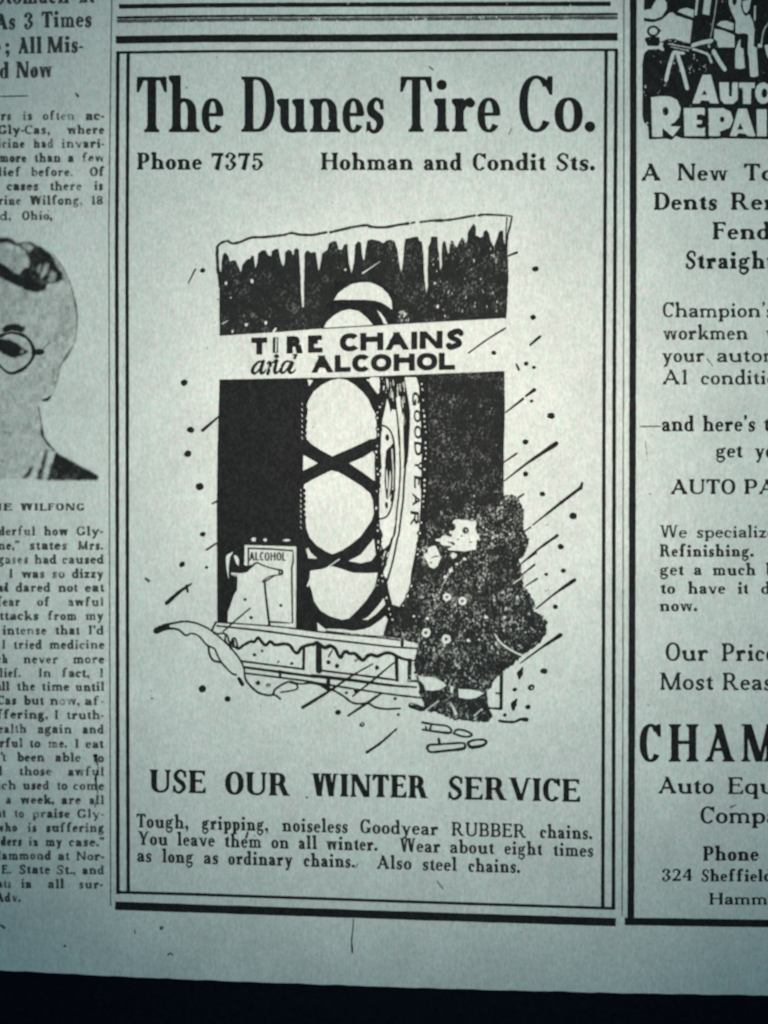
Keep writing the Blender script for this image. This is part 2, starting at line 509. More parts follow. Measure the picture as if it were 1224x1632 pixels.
        if c == 'I': stem(0, 0, 1); foot(0); foot(0, 1, -1)
        else:
            s2 = S if (c == 'H' or sans) else H * 1.3
            stem(0, 0, 1, s2); stem(w - s2, 0, 1, s2)
            if c == 'H': rect(S * .5, .47, w - S * .5, .47 + H * 1.1); foot(0); foot(w - S); foot(0, 1, -1); foot(w - S, 1, -1)
            else:
                dg(w - S * 1.05, 0, 0 if sans else -.02, 1, S * 1.1)
                if not sans: foot(0, s=s2); foot(w - s2, 1, -1, s=s2); rect(-L, 1 - T, S, 1)
    elif c == 'L':
        w = .56 * W; stem(0, 0, 1); foot(0, l=1, r=.3); foot(0, 1, -1); rect(S * .5, 0, w, H); ear(0, w, 0, 1, .3)
    elif c == 'M':
        w = .88 * W; s2 = H * 1.3
        stem(0, 0, 1, s2); stem(w - S, 0, 1); dg(w * .5 - S * .45, 0, 0, 1, S * 1.05); dg(w * .5 - H * .3, 0, w - S * .9, 1, H * 1.3)
        foot(0, s=s2); foot(w - S); rect(-L, 1 - T, S, 1); rect(w - S, 1 - T, w + L, 1)
    elif c in 'ST' and c == 'S': ess(.54 * W, 1)
    elif c == 'T':
        w = .68 * W; stem(w / 2 - S / 2, 0, 1); foot(w / 2 - S / 2); rect(0, 1 - max(H, T) * 1.1, w, 1)
        if not sans:
            P.append([(0, 1), (H * 1.2, 1), (H * 1.9, 1 - T * 1.4), (H * .6, .72), (-.01, .72)]); P.append([(w, 1), (w - H * 1.2, 1), (w - H * 1.9, 1 - T * 1.4), (w - H * .6, .72), (w + .01, .72)])
    elif c == 'U':
        w = .70 * W; s2 = S if sans else H * 1.3; ry = .34
        stem(0, ry * .9, 1); stem(w - s2, ry * .9, 1, s2); arc(0, -o, w, 2 * ry, 180, 270); arc(0, -o, w, 2 * ry, 270, 360, s=s2)
        foot(0, 1, -1); foot(w - s2, 1, -1, s=s2)
    elif c in 'VW':
        w = (.72 if c == 'V' else 1.02) * W; n = 1 if c == 'V' else 2; u = w / n
        for k in range(n):
            x = k * u * .96; m = x + u / 2
            dg(m - S * .35, 0, x, 1, S * 1.02); dg(m - H * .1, 0, x + u - H * 1.4, 1, H * 1.3)
            if not sans: rect(x - L, 1 - T, x + S + L, 1)
        if not sans: rect(w - H - L, 1 - T, w + L, 1)
    elif c == 'Y':
        w = .70 * W; m = w / 2; stem(m - S / 2, 0, .5); foot(m - S / 2) if not sans else None
        dg(m - S / 2, .42, 0, 1, S); dg(m - H * .2, .42, w - H * 1.5, 1, H * 1.4)
        if not sans: rect(-L, 1 - T, S + L, 1); rect(w - H - L, 1 - T, w + L, 1)
    elif c == '1':
        w = .36 * W; stem(.12 * W, 0, 1); foot(.12 * W); dg(0, .8, .12 * W, 1, S * .5)
    elif c == '2':
        w = .5 * W; pen([(S * .5, .72), (S * .6, .9), (w * .5, 1 - H * .4), (w - S * .5, .76), (w * .55, .38), (S * .3, .08)], [S * .6, H * 1.4, H, S, S * .6, H]); rect(0, 0, w, S * .75); rect(w - H, 0, w, .25)
    elif c == '3':
        w = .5 * W; pen([(S * .35, .8), (w * .25, .94), (w * .52, 1 - H * .3), (w - S * .6, .78), (w * .45, .55)], [S * .5, H, H, S * .9, H]); pen([(w * .42, .55), (w - S * .55, .32), (w * .5, H * .3), (w * .2, .05), (S * .35, .22)], [H, S, H, H, S * .5]); dot(S * .5, .8, S * .5); dot(S * .5, .22, S * .5)
    elif c == '4':
        w = .54 * W; stem(w * .58, 0, 1); foot(w * .58); rect(0, .27, w, .27 + H * 1.2); dg(0, .28, w * .58, 1, H * 1.3)
    elif c == '5':
        w = .5 * W; rect(w * .12, .84, w * .92, 1); rect(w * .12, .5, w * .12 + H * 1.1, .95)
        pen([(w * .14, .52), (w * .5, .63), (w - S * .5, .34), (w * .5, H * .3), (w * .2, .05), (S * .35, .2)], [H, H, S, H, H, S * .5]); dot(S * .5, .22, S * .5)
    elif c == '7':
        w = .52 * W; rect(0, 1 - S * .75, w, 1); rect(0, .72, H, 1); pen([(w - H * 1.6, .95), (w * .62, .55), (w * .45, 0)], [H * 1.6, S * .9, S * 1.2])
    elif c == '8':
        w = .5 * W; arc(.03, .46, w - .03, 1, s=S * .8); arc(0, 0, w, .54)
    elif c in '.,;:':
        r = max(S * .62, .075)
        dot(r, r * .9, r)
        if c in ',;': pen([(r * 1.5, r), (r * 1.3, -.1), (r * .5, -.2)], [r, r * .7, r * .3])
        if c in ';:': dot(r, X * .85, r)
    elif c in "'": pen([(S * .5, 1), (S * .6, .84), (S * .2, .72)], [S * .9, S * .8, S * .3]); dot(S * .5, .95, S * .5)
    elif c == '"':
        for q in (0, S * 1.3): pen([(q + S * .5, 1), (q + S * .5, .84), (q + S * .2, .74)], [S * .9, S * .8, S * .3])
    elif c == '-': rect(0, X * .42, .26 * W, X * .42 + max(H * 1.3, .075))
    return [np.asarray(p, float) for p in P]

def layout(word, F, W):
    x = 0.0; out = []; prev = None
    for ch in word:
        ps = glyph(ch, F, W)
        if not ps: continue
        lo = min(p[:, 0].min() for p in ps); hi = max(p[:, 0].max() for p in ps)
        if prev is not None: x += F.g * W * (SIDE.get(prev, 1) + SIDE.get(ch, 1)) / 2
        out.append((x - lo, ps)); x += hi - lo; prev = ch
    return out, x

def set_word(cv, word, F, cap, x0, x1, y0, slope=0.0, v=1.0, shear=0.0):
    lo, hi = .2, 3.2
    for _ in range(13):
        m = (lo + hi) / 2
        if layout(word, F, m)[1] * cap < x1 - x0: lo = m
        else: hi = m
    out, tot = layout(word, F, (lo + hi) / 2)
    for gx, ps in out:
        jy = rng.normal(0, F.jit * .5)
        for p in ps:
            X = x0 + (p[:, 0] + gx + shear * p[:, 1]) * cap
            Y = y0 + slope * (X - x0) - p[:, 1] * cap + jy
            cv.poly(np.c_[X, Y], v)

# ------------------------------------------------------------------ setting and page
root = bpy.data.objects.new('newspaper_page', None)
C.objects.link(root)
root['label'] = 'old newspaper page with black printed advertisements, its lower edge above a dark strip'
root['category'] = 'newspaper'

me = bpy.data.meshes.new('dark_surface')
me.from_pydata([(-.6, -.7, -.0006), (.6, -.7, -.0006), (.6, .7, -.0006), (-.6, .7, -.0006)], [], [(0, 1, 2, 3)])
me.materials.append(M_dark)
table = bpy.data.objects.new('dark_surface', me); C.objects.link(table); table['kind'] = 'structure'

def build_sheet():
    xs = np.linspace(-260, 1480, 150); n = len(xs)
    edge = np.interp(xs, [-260, 0, 210, 400, 600, 800, 980, 1224, 1480], [1536, 1545.5, 1556, 1564, 1571, 1577, 1581.5, 1585.5, 1588])
    edge = edge + 0.35 * np.sin(xs * .09) + .25 * rng.standard_normal(n)
    t = np.linspace(0, 1, 150)
    top = -220.0
    Xg = np.repeat(xs[None], len(t), 0); Yg = top + (edge[None] - top) * t[:, None]
    wx, wy = world_xy(Xg, Yg); z = pz(wx, wy)
    V = np.stack([wx, wy, z], -1).reshape(-1, 3)
    Vb = V.copy(); Vb[:, 2] -= 0.00009
    V = np.vstack([V, Vb]); off = n * len(t)
    i, j = np.meshgrid(np.arange(len(t) - 1), np.arange(n - 1), indexing='ij'); i = i.ravel(); j = j.ravel()
    q = np.stack([(i + 1) * n + j, (i + 1) * n + j + 1, i * n + j + 1, i * n + j], 1)
    Q = [q, q[:, ::-1] + off]
    def side(a): a = np.asarray(a); Q.append(np.stack([a[:-1], a[:-1] + off, a[1:] + off, a[1:]], 1))
    side((len(t) - 1) * n + np.arange(n)); side(np.arange(n)[::-1]); side(np.arange(len(t)) * n); side((np.arange(len(t)) * n + n - 1)[::-1])
    Q = np.vstack(Q)
    o = add_mesh('paper_sheet', V, Q.ravel(), np.arange(len(Q)) * 4, M_paper, root)
    for p in o.data.polygons: p.use_smooth = False
    return o
build_sheet()

def line_label(o, txt):
    if o is not None: o['label'] = txt
    return o

def rule(cv, pts, w, v=1.0): cv.stroke(pts, w, v, smooth=False, wob=0.02, caps=False)

# ================================================================== the framed tyre advertisement
def build_rules(name, strokes, mat=None, parent=root, pin=0.0, wear=None, rough=.1, sigma=1.6):
    P = np.vstack([np.asarray(s[0], float) for s in strokes])
    x0, y0 = P.min(0) - 14; x1, y1 = P.max(0) + 14
    cv = Canvas(x0, y0, x1, y1)
    for pts, w in strokes:
        p = np.asarray(pts, float)
        # resample, so edges can wander a little
        d = np.concatenate([[0], np.cumsum(np.hypot(*np.diff(p, axis=0).T))]); t = np.linspace(0, d[-1], max(3, int(d[-1] / 24)))
        q = np.c_[np.interp(t, d, p[:, 0]), np.interp(t, d, p[:, 1])]
        rule(cv, q, w)
    if wear: cv.worn([(x0, y0), (x1, y0), (x1, y1), (x0, y1)], wear)
    return cv.emit(name, parent, cv.field(sigma, rough, pin), mat)

ad = build_rules('framed_advertisement', [
    ([(185, 64.6), (330, 62.6), (600, 61.5), (984, 59.6)], 12.5), ([(185.5, 84.9), (330, 83.1), (600, 82), (984.5, 80.4)], 4.6),
    ([(188.6, 84), (186.6, 400), (187.4, 820), (188, 1160), (188.6, 1424)], 6), ([(204.8, 84), (203, 400), (203.4, 820), (204, 1160), (205, 1422)], 5.6),
    ([(965.6, 82), (964, 300), (962.4, 580), (961.4, 1000), (960.2, 1446)], 5.8), ([(981.8, 82), (980, 300), (978.6, 580), (977.6, 1000), (977.2, 1449)], 6),
    ([(187, 1421), (300, 1424), (600, 1434.6), (978.5, 1447)], 4.8), ([(184, 1442.5), (600, 1456.8), (981, 1469)], 13.6)], wear=.05)
ad['label'] = 'framed advertisement in the middle of the page, its double ruled border'

F_head = Face(S=.160, H=.064, L=.058, T=.05, X=.605, g=.05, jit=.1)
F_bold = Face(S=.245, H=.10, L=.07, T=.07, X=.62, g=.075)
F_caps = Face(S=.25, H=.105, L=.065, T=.06, X=.62, g=.07)
F_text = Face(S=.21, H=.105, L=.07, T=.07, X=.62, g=.075)
F_light = Face(S=.185, H=.11, L=.07, T=.085, X=.60, g=.09)
F_mid = Face(S=.235, H=.11, L=.07, T=.08, X=.60, g=.09)
F_news = Face(S=.22, H=.13, L=.08, T=.08, X=.67, g=.12, A=1.05)
F_newshd = Face(S=.22, H=.09, L=.06, T=.055, X=.66, g=.08)
F_cap = Face(S=.36, H=.17, L=.09, T=.09, X=.7, g=.14)
F_sans = Face(S=.35, H=.29, L=0, T=0, X=.7, g=.07, jit=.4)
F_can = Face(S=.2, H=.15, L=0, T=0, X=.7, g=.1, jit=.3)
F_auto = Face(S=.30, H=.24, L=0, T=0, X=.7, g=.10, jit=.1)

def text_line(name, words, F, cap, parent, slope=0.0, mat=None, wear=0.04, pin=0.0, sigma=1.3, label=None, iso=.5, wears=()):
    x0 = min(w[1] for w in words) - 8; x1 = max(w[2] for w in words) + 8
    ys = [w[3] for w in words]
    y0 = min(ys) - cap * 1.3 - 6; y1 = max(ys) + cap * .45 + 8 + abs(slope) * (x1 - x0)
    cv = Canvas(x0, y0, x1, y1)
    for w in words:
        set_word(cv, w[0], F, cap, w[1], w[2], w[3], slope)
    cv.wear[:] = wear
    for (a, b_, c, d, v) in wears: cv.worn([(a, b_), (c, b_), (c, d), (a, d)], v)
    o = cv.emit(name, parent, cv.field(sigma, .09, pin), mat, iso)
    if label and o: o['label'] = label
    return o

text_line('headline', [('The', 218, 357, 212), ('Dunes', 385, 612, 211.6), ('Tire', 637.5, 797.5, 211), ('Co.', 827, 948.5, 210.6)], F_head, 88.5, ad, 0, wear=.05,
          label='large bold serif headline at the top', wears=[(520, 160, 540, 215, .34), (690, 160, 722, 215, .2), (760, 150, 800, 180, .18)])
text_line('phone_line', [('Phone', 219, 322.5, 271.2), ('7375', 337.5, 420, 271.5)], F_bold, 27, ad, label='bold telephone number under the headline')
text_line('address_line', [('Hohman', 511.5, 658.5, 271.8), ('and', 675, 736, 272), ('Condit', 753, 870, 272.2), ('Sts.', 886.5, 948, 272.4)], F_bold, 27.5, ad, label='bold street corner line under the headline')
text_line('slogan_line', [('USE', 239, 328.5, 1262), ('OUR', 359, 462.5, 1265.4), ('WINTER', 496, 682, 1268), ('SERVICE', 714, 924, 1273.2)], F_caps, 36.6, ad, .021, wear=.07, label='bold capital slogan under the drawing')
text_line('text_line', [('Tough,', 218, 301, 1318), ('gripping,', 322, 428, 1321), ('noiseless', 450, 554.5, 1324.5), ('Goodyear', 574, 698.5, 1327.5)], F_text, 22.3, ad, .026, M_thin, wear=.12)
text_line('text_line', [('RUBBER', 719.5, 838, 1331.5)], F_light, 22.3, ad, .026, M_thin, wear=.05)
text_line('text_line', [('chains.', 860, 944, 1335)], F_text, 22.3, ad, .026, M_thin, wear=.16)
text_line('text_line', [('You', 220, 268, 1345.6), ('leave', 283, 343, 1347), ('them', 358, 417, 1349.3), ('on', 432.5, 461, 1351.2), ('all', 476, 505.5, 1352.3), ('winter.', 519.5, 602, 1353.5)], F_text, 22, ad, .024, M_thin, wear=.1)
text_line('text_line', [('Wear', 636.5, 702, 1357), ('about', 717, 787.5, 1359), ('eight', 803.5, 864, 1361.2), ('times', 881, 945.5, 1363.4)], F_text, 22, ad, .024, M_thin, wear=.2, wears=[(800, 1300, 870, 1380, .3)])
text_line('text_line', [('as', 219, 242.5, 1372.6), ('long', 259, 309, 1373.8), ('as', 325, 348.5, 1375.8), ('ordinary', 364, 467, 1377), ('chains.', 484, 566, 1380.4)], F_text, 22, ad, .024, M_thin, wear=.1)
text_line('text_line', [('Also', 600.5, 656, 1384), ('steel', 673.5, 728, 1386.4), ('chains.', 746, 829, 1388.7)], F_text, 22, ad, .024, M_thin, wear=.16)

# ------------------------------------------------------------------ the drawing
def Zt(ox, oy, k): return lambda pts: [(ox + x / k, oy + y / k) for x, y in pts]
Z3 = Zt(300, 320, 4.08); Z4 = Zt(560, 320, 4.08); Z5 = Zt(320, 590, 4.08); Z6 = Zt(560, 590, 3.06)
ZA = Zt(230, 840, 3.308); Z7 = Zt(560, 780, 3.221); ZS = Zt(500, 980, 6.12); ZB = Zt(640, 1040, 5.564)
ZC = Zt(340, 870, 7.65); ZF = Zt(660, 810, 8.743); ZR = Zt(800, 580, 5.1); ZR2 = Zt(800, 880, 5.1); ZL = Zt(230, 380, 2.63)
ZH = Zt(590, 600, 12.24); ZI = Zt(590, 720, 12.24); ZJ = Zt(590, 840, 9.067)

cv = Canvas(238, 332, 944, 1212)
def jag(pts, amp=1.2, step=3.0):
    q = np.asarray(pts, float)
    d = np.concatenate([[0], np.cumsum(np.hypot(*np.diff(q, axis=0).T))]); t = np.arange(0, d[-1], step)
    r = np.c_[np.interp(t, d, q[:, 0]), np.interp(t, d, q[:, 1])]
    return r + rng.standard_normal(r.shape) * amp

# upper window panel with its icicles
ice = Z3([(205, 460), (214, 462), (218, 400), (228, 350), (243, 338), (262, 360), (272, 400), (290, 388), (310, 390), (328, 430), (345, 468), (352, 420), (380, 385), (405, 378), (410, 360), (428, 360),
          (438, 440), (450, 400), (455, 345), (480, 325), (505, 322), (520, 355), (540, 362), (545, 330), (565, 315), (588, 315), (600, 380), (618, 432), (628, 400), (630, 335), (655, 318), (675, 330),
          (684, 362), (690, 320), (705, 308), (720, 320), (726, 400), (732, 500), (735, 600), (743, 698), (752, 690), (752, 560), (755, 440), (757, 345), (775, 322), (800, 340), (830, 335), (838, 390),
          (850, 462), (862, 400), (870, 345), (905, 320), (915, 280), (940, 265), (965, 265), (980, 320), (1000, 320), (1015, 285), (1035, 282), (1045, 400), (1062, 475), (1078, 400), (1085, 290),
          (1105, 265), (1125, 275), (1130, 350), (1142, 395), (1155, 310), (1165, 260), (1190, 252)]) + \
    Z4([(180, 262), (205, 278), (225, 262), (250, 255), (280, 262), (300, 320), (308, 390), (325, 470), (335, 400), (342, 300), (350, 250), (380, 245), (400, 238), (435, 235), (440, 260), (460, 270),
        (470, 360), (472, 450), (478, 520), (487, 602), (496, 560), (495, 450), (500, 300), (515, 270), (518, 235), (560, 235), (562, 300), (570, 350), (578, 455), (588, 420), (585, 350), (592, 270),
        (610, 262), (618, 300), (630, 350), (640, 290), (645, 260), (660, 262), (670, 290), (685, 305), (700, 270), (720, 240), (735, 250), (740, 285), (752, 260), (755, 210), (780, 170), (795, 148),
        (810, 175), (808, 225), (835, 240), (855, 235), (860, 200), (880, 190), (895, 215), (905, 260), (925, 300), (945, 250), (960, 200), (985, 195), (990, 240), (1000, 330), (1012, 330), (1015, 480), (1000, 765)]) + \
    Z3([(880, 832), (600, 855), (205, 880), (203, 700)])
cv.poly(ice)
for p_, w_ in ((Z3([(193, 470), (188, 330), (200, 290), (230, 270), (260, 265), (290, 280), (340, 270), (390, 248), (430, 240), (480, 240), (560, 232), (620, 225), (675, 212), (720, 222), (800, 225), (860, 215), (900, 208)]), 2.9),
               (Z3([(190, 300), (192, 400), (200, 470), (207, 560)]), 3.4),
               (Z3([(925, 208), (1000, 190), (1080, 172), (1160, 162)]) + Z4([(130, 172), (220, 175), (300, 160), (370, 150)]), 3.2), (Z4([(390, 148), (410, 143)]), 2.6),
               (Z4([(447, 141), (520, 132), (600, 130), (680, 120), (760, 105), (805, 98)]), [2.4, 3.6, 2.2, 2.8]), (Z4([(825, 98), (870, 92), (1000, 98), (1048, 105)]), [3, 2.4, 1.4]),
               (Z4([(1010, 112), (1005, 200), (1000, 330)]), 1.5), (Z4([(1042, 112), (1030, 170), (1014, 230), (1008, 330), (1014, 480), (1008, 640), (1000, 765)]), [2, 2.6, 2]),
               (Z4([(1015, 362), (1075, 338)]), [2, 3.2])):
    cv.stroke(p_, np.asarray(w_) * 1.3 + .3, wob=.12) if not np.isscalar(w_) else cv.stroke(p_, w_ * 1.3 + .3, wob=.12)
for p_ in (Z3([(948, 648), (970, 610), (1010, 575), (1060, 545), (1120, 533), (1180, 533)]) + Z4([(163, 548), (200, 570), (240, 610), (260, 650), (266, 712), (240, 690), (200, 665), (150, 650), (80, 645), (0, 645)]) + Z3([(1000, 645)]),
           Z3([(880, 832), (900, 790), (950, 745), (1000, 718), (1050, 707), (1110, 720), (1160, 760), (1200, 808)]),
           Z4([(165, 712), (190, 730), (215, 765), (235, 802), (212, 802), (198, 770)])):
    cv.poly(p_, 0)
cv.stroke(Z3([(875, 832), (1224, 812)]) + Z4([(220, 806)]), 1.9, smooth=False)
for x, y, r in ((360.5, 452, 2.2), (402, 448.5, 2.6), (368, 475, 1.2), (393, 518, 2.2), (371, 528.5, 1.8), (424, 515, 2.2), (550.5, 430.5, 1.8), (693, 452, 1.6), (697.5, 489, 2)): cv.disc(x, y, r, r * 1.3, 0, wob=.15)
cv.stroke([(354, 517), (364, 511)], 1.2, 0); cv.stroke([(578, 436), (590, 428), (606, 417)], [2.4, 1.6, .8], 0); cv.stroke([(436, 529), (440, 524)], 3, 0)
for k in range(26):          # icicle scratches, right of the panel
    x = rng.uniform(690, 800); y = rng.uniform(395, 505); cv.stroke([(x, y), (x + rng.uniform(-1, 1), y + rng.uniform(2, 5))], rng.uniform(.6, 1.3), 0)
for k in range(14):
    x = rng.uniform(632, 655); y = rng.uniform(495, 512); cv.stroke([(x, y), (x + rng.uniform(-2, 2), y + rng.uniform(3, 8))], rng.uniform(.6, 1.2), 0)
cv.worn([(346, 380), (640, 380), (640, 540), (346, 540)], .16)
cv.worn([(630, 400), (812, 380), (812, 520), (630, 520)], .26)
cv.worn([(700, 375), (806, 375), (806, 420), (700, 420)], .36)

# lower dark shape: window, wheel and coat in one silhouette
coat = Z6([(748, 612), (762, 608), (790, 606), (820, 630), (838, 680), (840, 730), (836, 775), (858, 810), (860, 860), (845, 900), (815, 925), (825, 960), (835, 1010), (840, 1050), (870, 1090), (893, 1130), (890, 1180), (930, 1195), (955, 1235)]) + \
    Z7([(1008, 690), (1000, 740), (960, 790), (930, 820), (885, 840), (860, 868), (840, 890), (800, 920), (768, 945), (735, 975), (725, 1010), (700, 1030), (697, 1080), (710, 1130), (728, 1165), (700, 1193), (640, 1195),
        (560, 1185), (500, 1175), (462, 1150), (400, 1140), (368, 1132), (372, 1100), (355, 1060), (340, 1000), (335, 965), (318, 930), (320, 880), (332, 840), (335, 790), (262, 768)])
body = [(350, 606.8), (560, 603), (803.5, 593), (804.5, 655), (802.6, 720), (802.6, 789)]
lower = body + list(map(tuple, jag(coat, .9, 3.0))) + [(611, 1014.5), (560, 1010), (504, 1006), (473, 1002), (346.5, 990), (345.7, 810), (347, 712)]
cv.poly(lower)
W = 0
white = [
    Z5([(690, 230), (705, 190), (735, 140), (790, 95), (840, 70), (900, 55), (950, 65), (1000, 95), (1050, 140), (1090, 190), (1115, 250), (1138, 290), (1145, 350), (1140, 445), (1100, 448), (1060, 470), (960, 515), (855, 560), (780, 520), (720, 480), (690, 450), (678, 410), (690, 370), (685, 320), (695, 280)]),
    Z5([(675, 742), (730, 710), (790, 680), (850, 652), (900, 665), (960, 700), (1040, 750), (1100, 800), (1120, 850), (1125, 930), (1110, 980), (1075, 1030), (1040, 1080), (980, 1130), (920, 1170), (855, 1197), (810, 1175), (755, 1140), (710, 1090), (688, 1030), (680, 960), (668, 900), (675, 840), (666, 780)]),
    Z5([(668, 552), (762, 605), (665, 655)]), Z5([(965, 605), (1060, 565), (1132, 518), (1130, 600), (1132, 722), (1060, 670)]),
    Z5([(1075, 62), (1172, 50), (1178, 90), (1162, 155), (1130, 110), (1100, 80)]), Z5([(695, 60), (732, 68), (705, 105)]),
    Z5([(683, 1155), (758, 1225), (700, 1222)]), Z5([(960, 1240), (1040, 1200), (1125, 1095), (1138, 1200), (1110, 1238), (1040, 1255)]),
    ZA([(875, 230), (930, 222), (990, 205), (1040, 220), (1100, 240), (1170, 243)]) + [(602, 912.5), (597.5, 935), (585, 955), (569, 973), (556, 985.5), (545, 987.5), (526, 982), (511, 973), (500.5, 958), (497.5, 943), (493, 931)],
    ZA([(912, 502), (965, 545), (935, 552), (915, 545)]),
    [(520.5, 1001.8), (545, 1002.5), (562, 1005.2), (580, 1002.6), (592, 998), (606, 988), (614, 981), (618, 987), (614, 1000), (610.5, 1013), (590, 1012), (560, 1009), (521, 1004.5)],
    [(577, 987), (586, 983.5), (601, 967), (611.5, 953), (614, 963), (600, 978), (586, 988)],
]
for p_ in white: cv.poly(p_, W)
cv.stroke(ZA([(955, 220), (1030, 168)]), 1.6, 0); cv.stroke(ZA([(862, 310), (885, 250), (895, 235)]), 3, 0); cv.stroke(ZA([(862, 110), (890, 160)]), 1.4, 0)
# side wall of the wheel
cv.poly(ZH([(0, 20), (0, 150), (150, 355), (215, 200), (200, 20)]), 0)
cv.poly(ZH([(330, 430), (300, 600), (240, 850), (215, 1160), (200, 1591)]) + ZI([(210, 0), (225, 320), (170, 400), (180, 800), (180, 1200), (190, 1591)]) +
        ZJ([(160, 30), (185, 120), (150, 220), (190, 330), (270, 250), (330, 120), (345, 0)]) + ZJ([(380, 0), (290, 330), (225, 560), (180, 680), (240, 750), (265, 900), (320, 1120), (370, 1130), (420, 1150), (520, 1000), (580, 800), (590, 650), (640, 420), (700, 120), (710, 0)]) +
        ZI([(950, 1500), (960, 1300), (985, 1000), (990, 600), (1000, 0)]) + ZH([(1000, 1591), (990, 1000), (960, 600), (950, 200), (900, 20), (670, 20), (730, 400), (780, 900), (740, 1591), (580, 1591), (490, 700), (400, 700)]), 0)
cv.poly(ZH([(210, 20), (670, 20), (700, 200), (740, 420), (780, 700), (775, 1000), (745, 1300), (720, 1591), (665, 1591), (655, 1200), (625, 800), (585, 480), (570, 380), (500, 420), (520, 700), (400, 690), (360, 480), (330, 420), (290, 600), (230, 850), (100, 640), (200, 200)]))
cv.poly(ZI([(665, 0), (720, 0), (735, 180), (690, 320), (650, 320)]))
cv.poly(ZH([(505, 420), (570, 380), (590, 500), (640, 900), (660, 1591), (600, 1591), (560, 1100), (525, 640)]), 0)
cv.poly(ZH([(330, 430), (370, 560), (400, 700), (430, 640), (500, 660), (530, 900), (550, 1591), (470, 1591), (440, 1150), (380, 1030), (250, 900)]), 0)
for p_, w_ in ((ZH([(510, 640), (540, 900), (570, 1200), (580, 1591)]) + ZI([(585, 200), (580, 500), (555, 850), (520, 1150), (480, 1591)]) + ZJ([(310, 170), (260, 360), (220, 560)]), 2.7),
               (ZH([(690, 1500)]) + ZI([(690, 200), (660, 600), (640, 950), (600, 1250), (560, 1591)]) + ZJ([(390, 180), (330, 480), (245, 770)]), 3.2),
               (ZH([(240, 960), (310, 985), (380, 1050), (430, 1150), (470, 1350), (480, 1591)]) + ZI([(475, 300), (470, 700), (440, 950), (390, 1150), (310, 1270), (190, 1310)]), 3.0),
               (ZI([(440, 780), (435, 880), (420, 950)]), 5)):
    cv.stroke(p_, w_, wob=.06)
cv.disc(617.2, 697.5, 3.0, 5.6); cv.disc(616, 805.3, 2.4, 5.4)
cv.poly(ZH([(330, 1420), (400, 1360), (440, 1300), (470, 1420), (480, 1591), (310, 1591)]) + ZI([(480, 0), (475, 500), (465, 780), (420, 800), (340, 940), (310, 900), (280, 600), (290, 200), (310, 0)]))
cv.poly(ZI([(325, 300), (345, 560), (340, 760), (315, 700), (310, 420)]), 0); cv.poly(ZI([(390, 320), (408, 500), (395, 720), (350, 940), (345, 860), (370, 560)]), 0)
cv.stroke(ZI([(430, 80), (450, 400), (440, 740)]), 1.6, 0); cv.stroke(ZH([(425, 1420), (435, 1591)]), 1.8, 0)
for k in range(36):
    x = rng.uniform(608, 646); y = rng.uniform(603, 630 if x < 634 else 668); cv.stroke([(x, y), (x + 1.0, y + rng.uniform(6, 16))], rng.uniform(.5, 1.3), 0)
cv.poly(ZJ([(150, 360), (280, 240), (250, 380), (215, 560), (195, 640), (130, 560), (110, 430)]))
for k in range(12):
    x = rng.uniform(604, 618); y = rng.uniform(876, 905); cv.stroke([(x, y), (x + 3, y - 8)], rng.uniform(.5, 1), 0)

def chain(path, step, w, dark=True, jit=.5, link=.36):
    p, _ = spline(path, None, 8)
    d = np.concatenate([[0], np.cumsum(np.hypot(*np.diff(p, axis=0).T))]); t = np.arange(0, d[-1], step)
    x = np.interp(t, d, p[:, 0]); y = np.interp(t, d, p[:, 1])
    if dark: cv.stroke(path, w * .55)
    for i in range(len(t) - 1):
        a = math.atan2(y[i + 1] - y[i], x[i + 1] - x[i]); ww = w * (.5 if i % 2 else .36)
        cv.disc(x[i] + rng.normal(0, jit), y[i] + rng.normal(0, jit), step * rng.uniform(.5, .7), ww * rng.uniform(.75, 1.15), 1, a + rng.normal(0, .2), .12)
    for i in range(len(t) - 1):
        a = math.atan2(y[i + 1] - y[i], x[i + 1] - x[i]) + rng.normal(0, .15)
        if rng.random() < .42: continue
        cv.disc(x[i] + rng.normal(0, jit * 1.3), y[i], step * rng.uniform(.14, .34), w * link * (.36 if i % 2 else .22), 0, a + rng.normal(0, .3))
chain([(608, 604), (607, 640), (602, 662), (603, 690), (600, 715), (601, 745), (603, 768), (600, 795), (600, 825), (603, 850), (603, 875), (606, 900), (609, 920), (614, 945), (619, 968), (624, 985), (634, 1000)], 9, 9, link=.42)
chain([(604, 925), (600, 938), (596, 946)], 8, 7)
chain([(671, 604), (674, 630), (676, 660), (678, 700), (678, 740), (676, 780), (674, 815), (669, 850), (664, 890), (658, 925), (650, 950), (640, 970), (632, 985)], 8.5, 8, dark=False, link=.5)
for yy in np.arange(645, 700, 9): cv.disc(486.5 + rng.normal(0, .6), yy, 3.2, 4.2); cv.stroke([(481, yy - 3), (482.5, yy + 1.5)], 1.1, 0)
for yy in np.arange(782, 850, 8.5): cv.disc(484.5 + rng.normal(0, .6), yy, 3.0, 3.8); cv.stroke([(479, yy - 3), (480.5, yy + 1.5)], 1.1, 0)
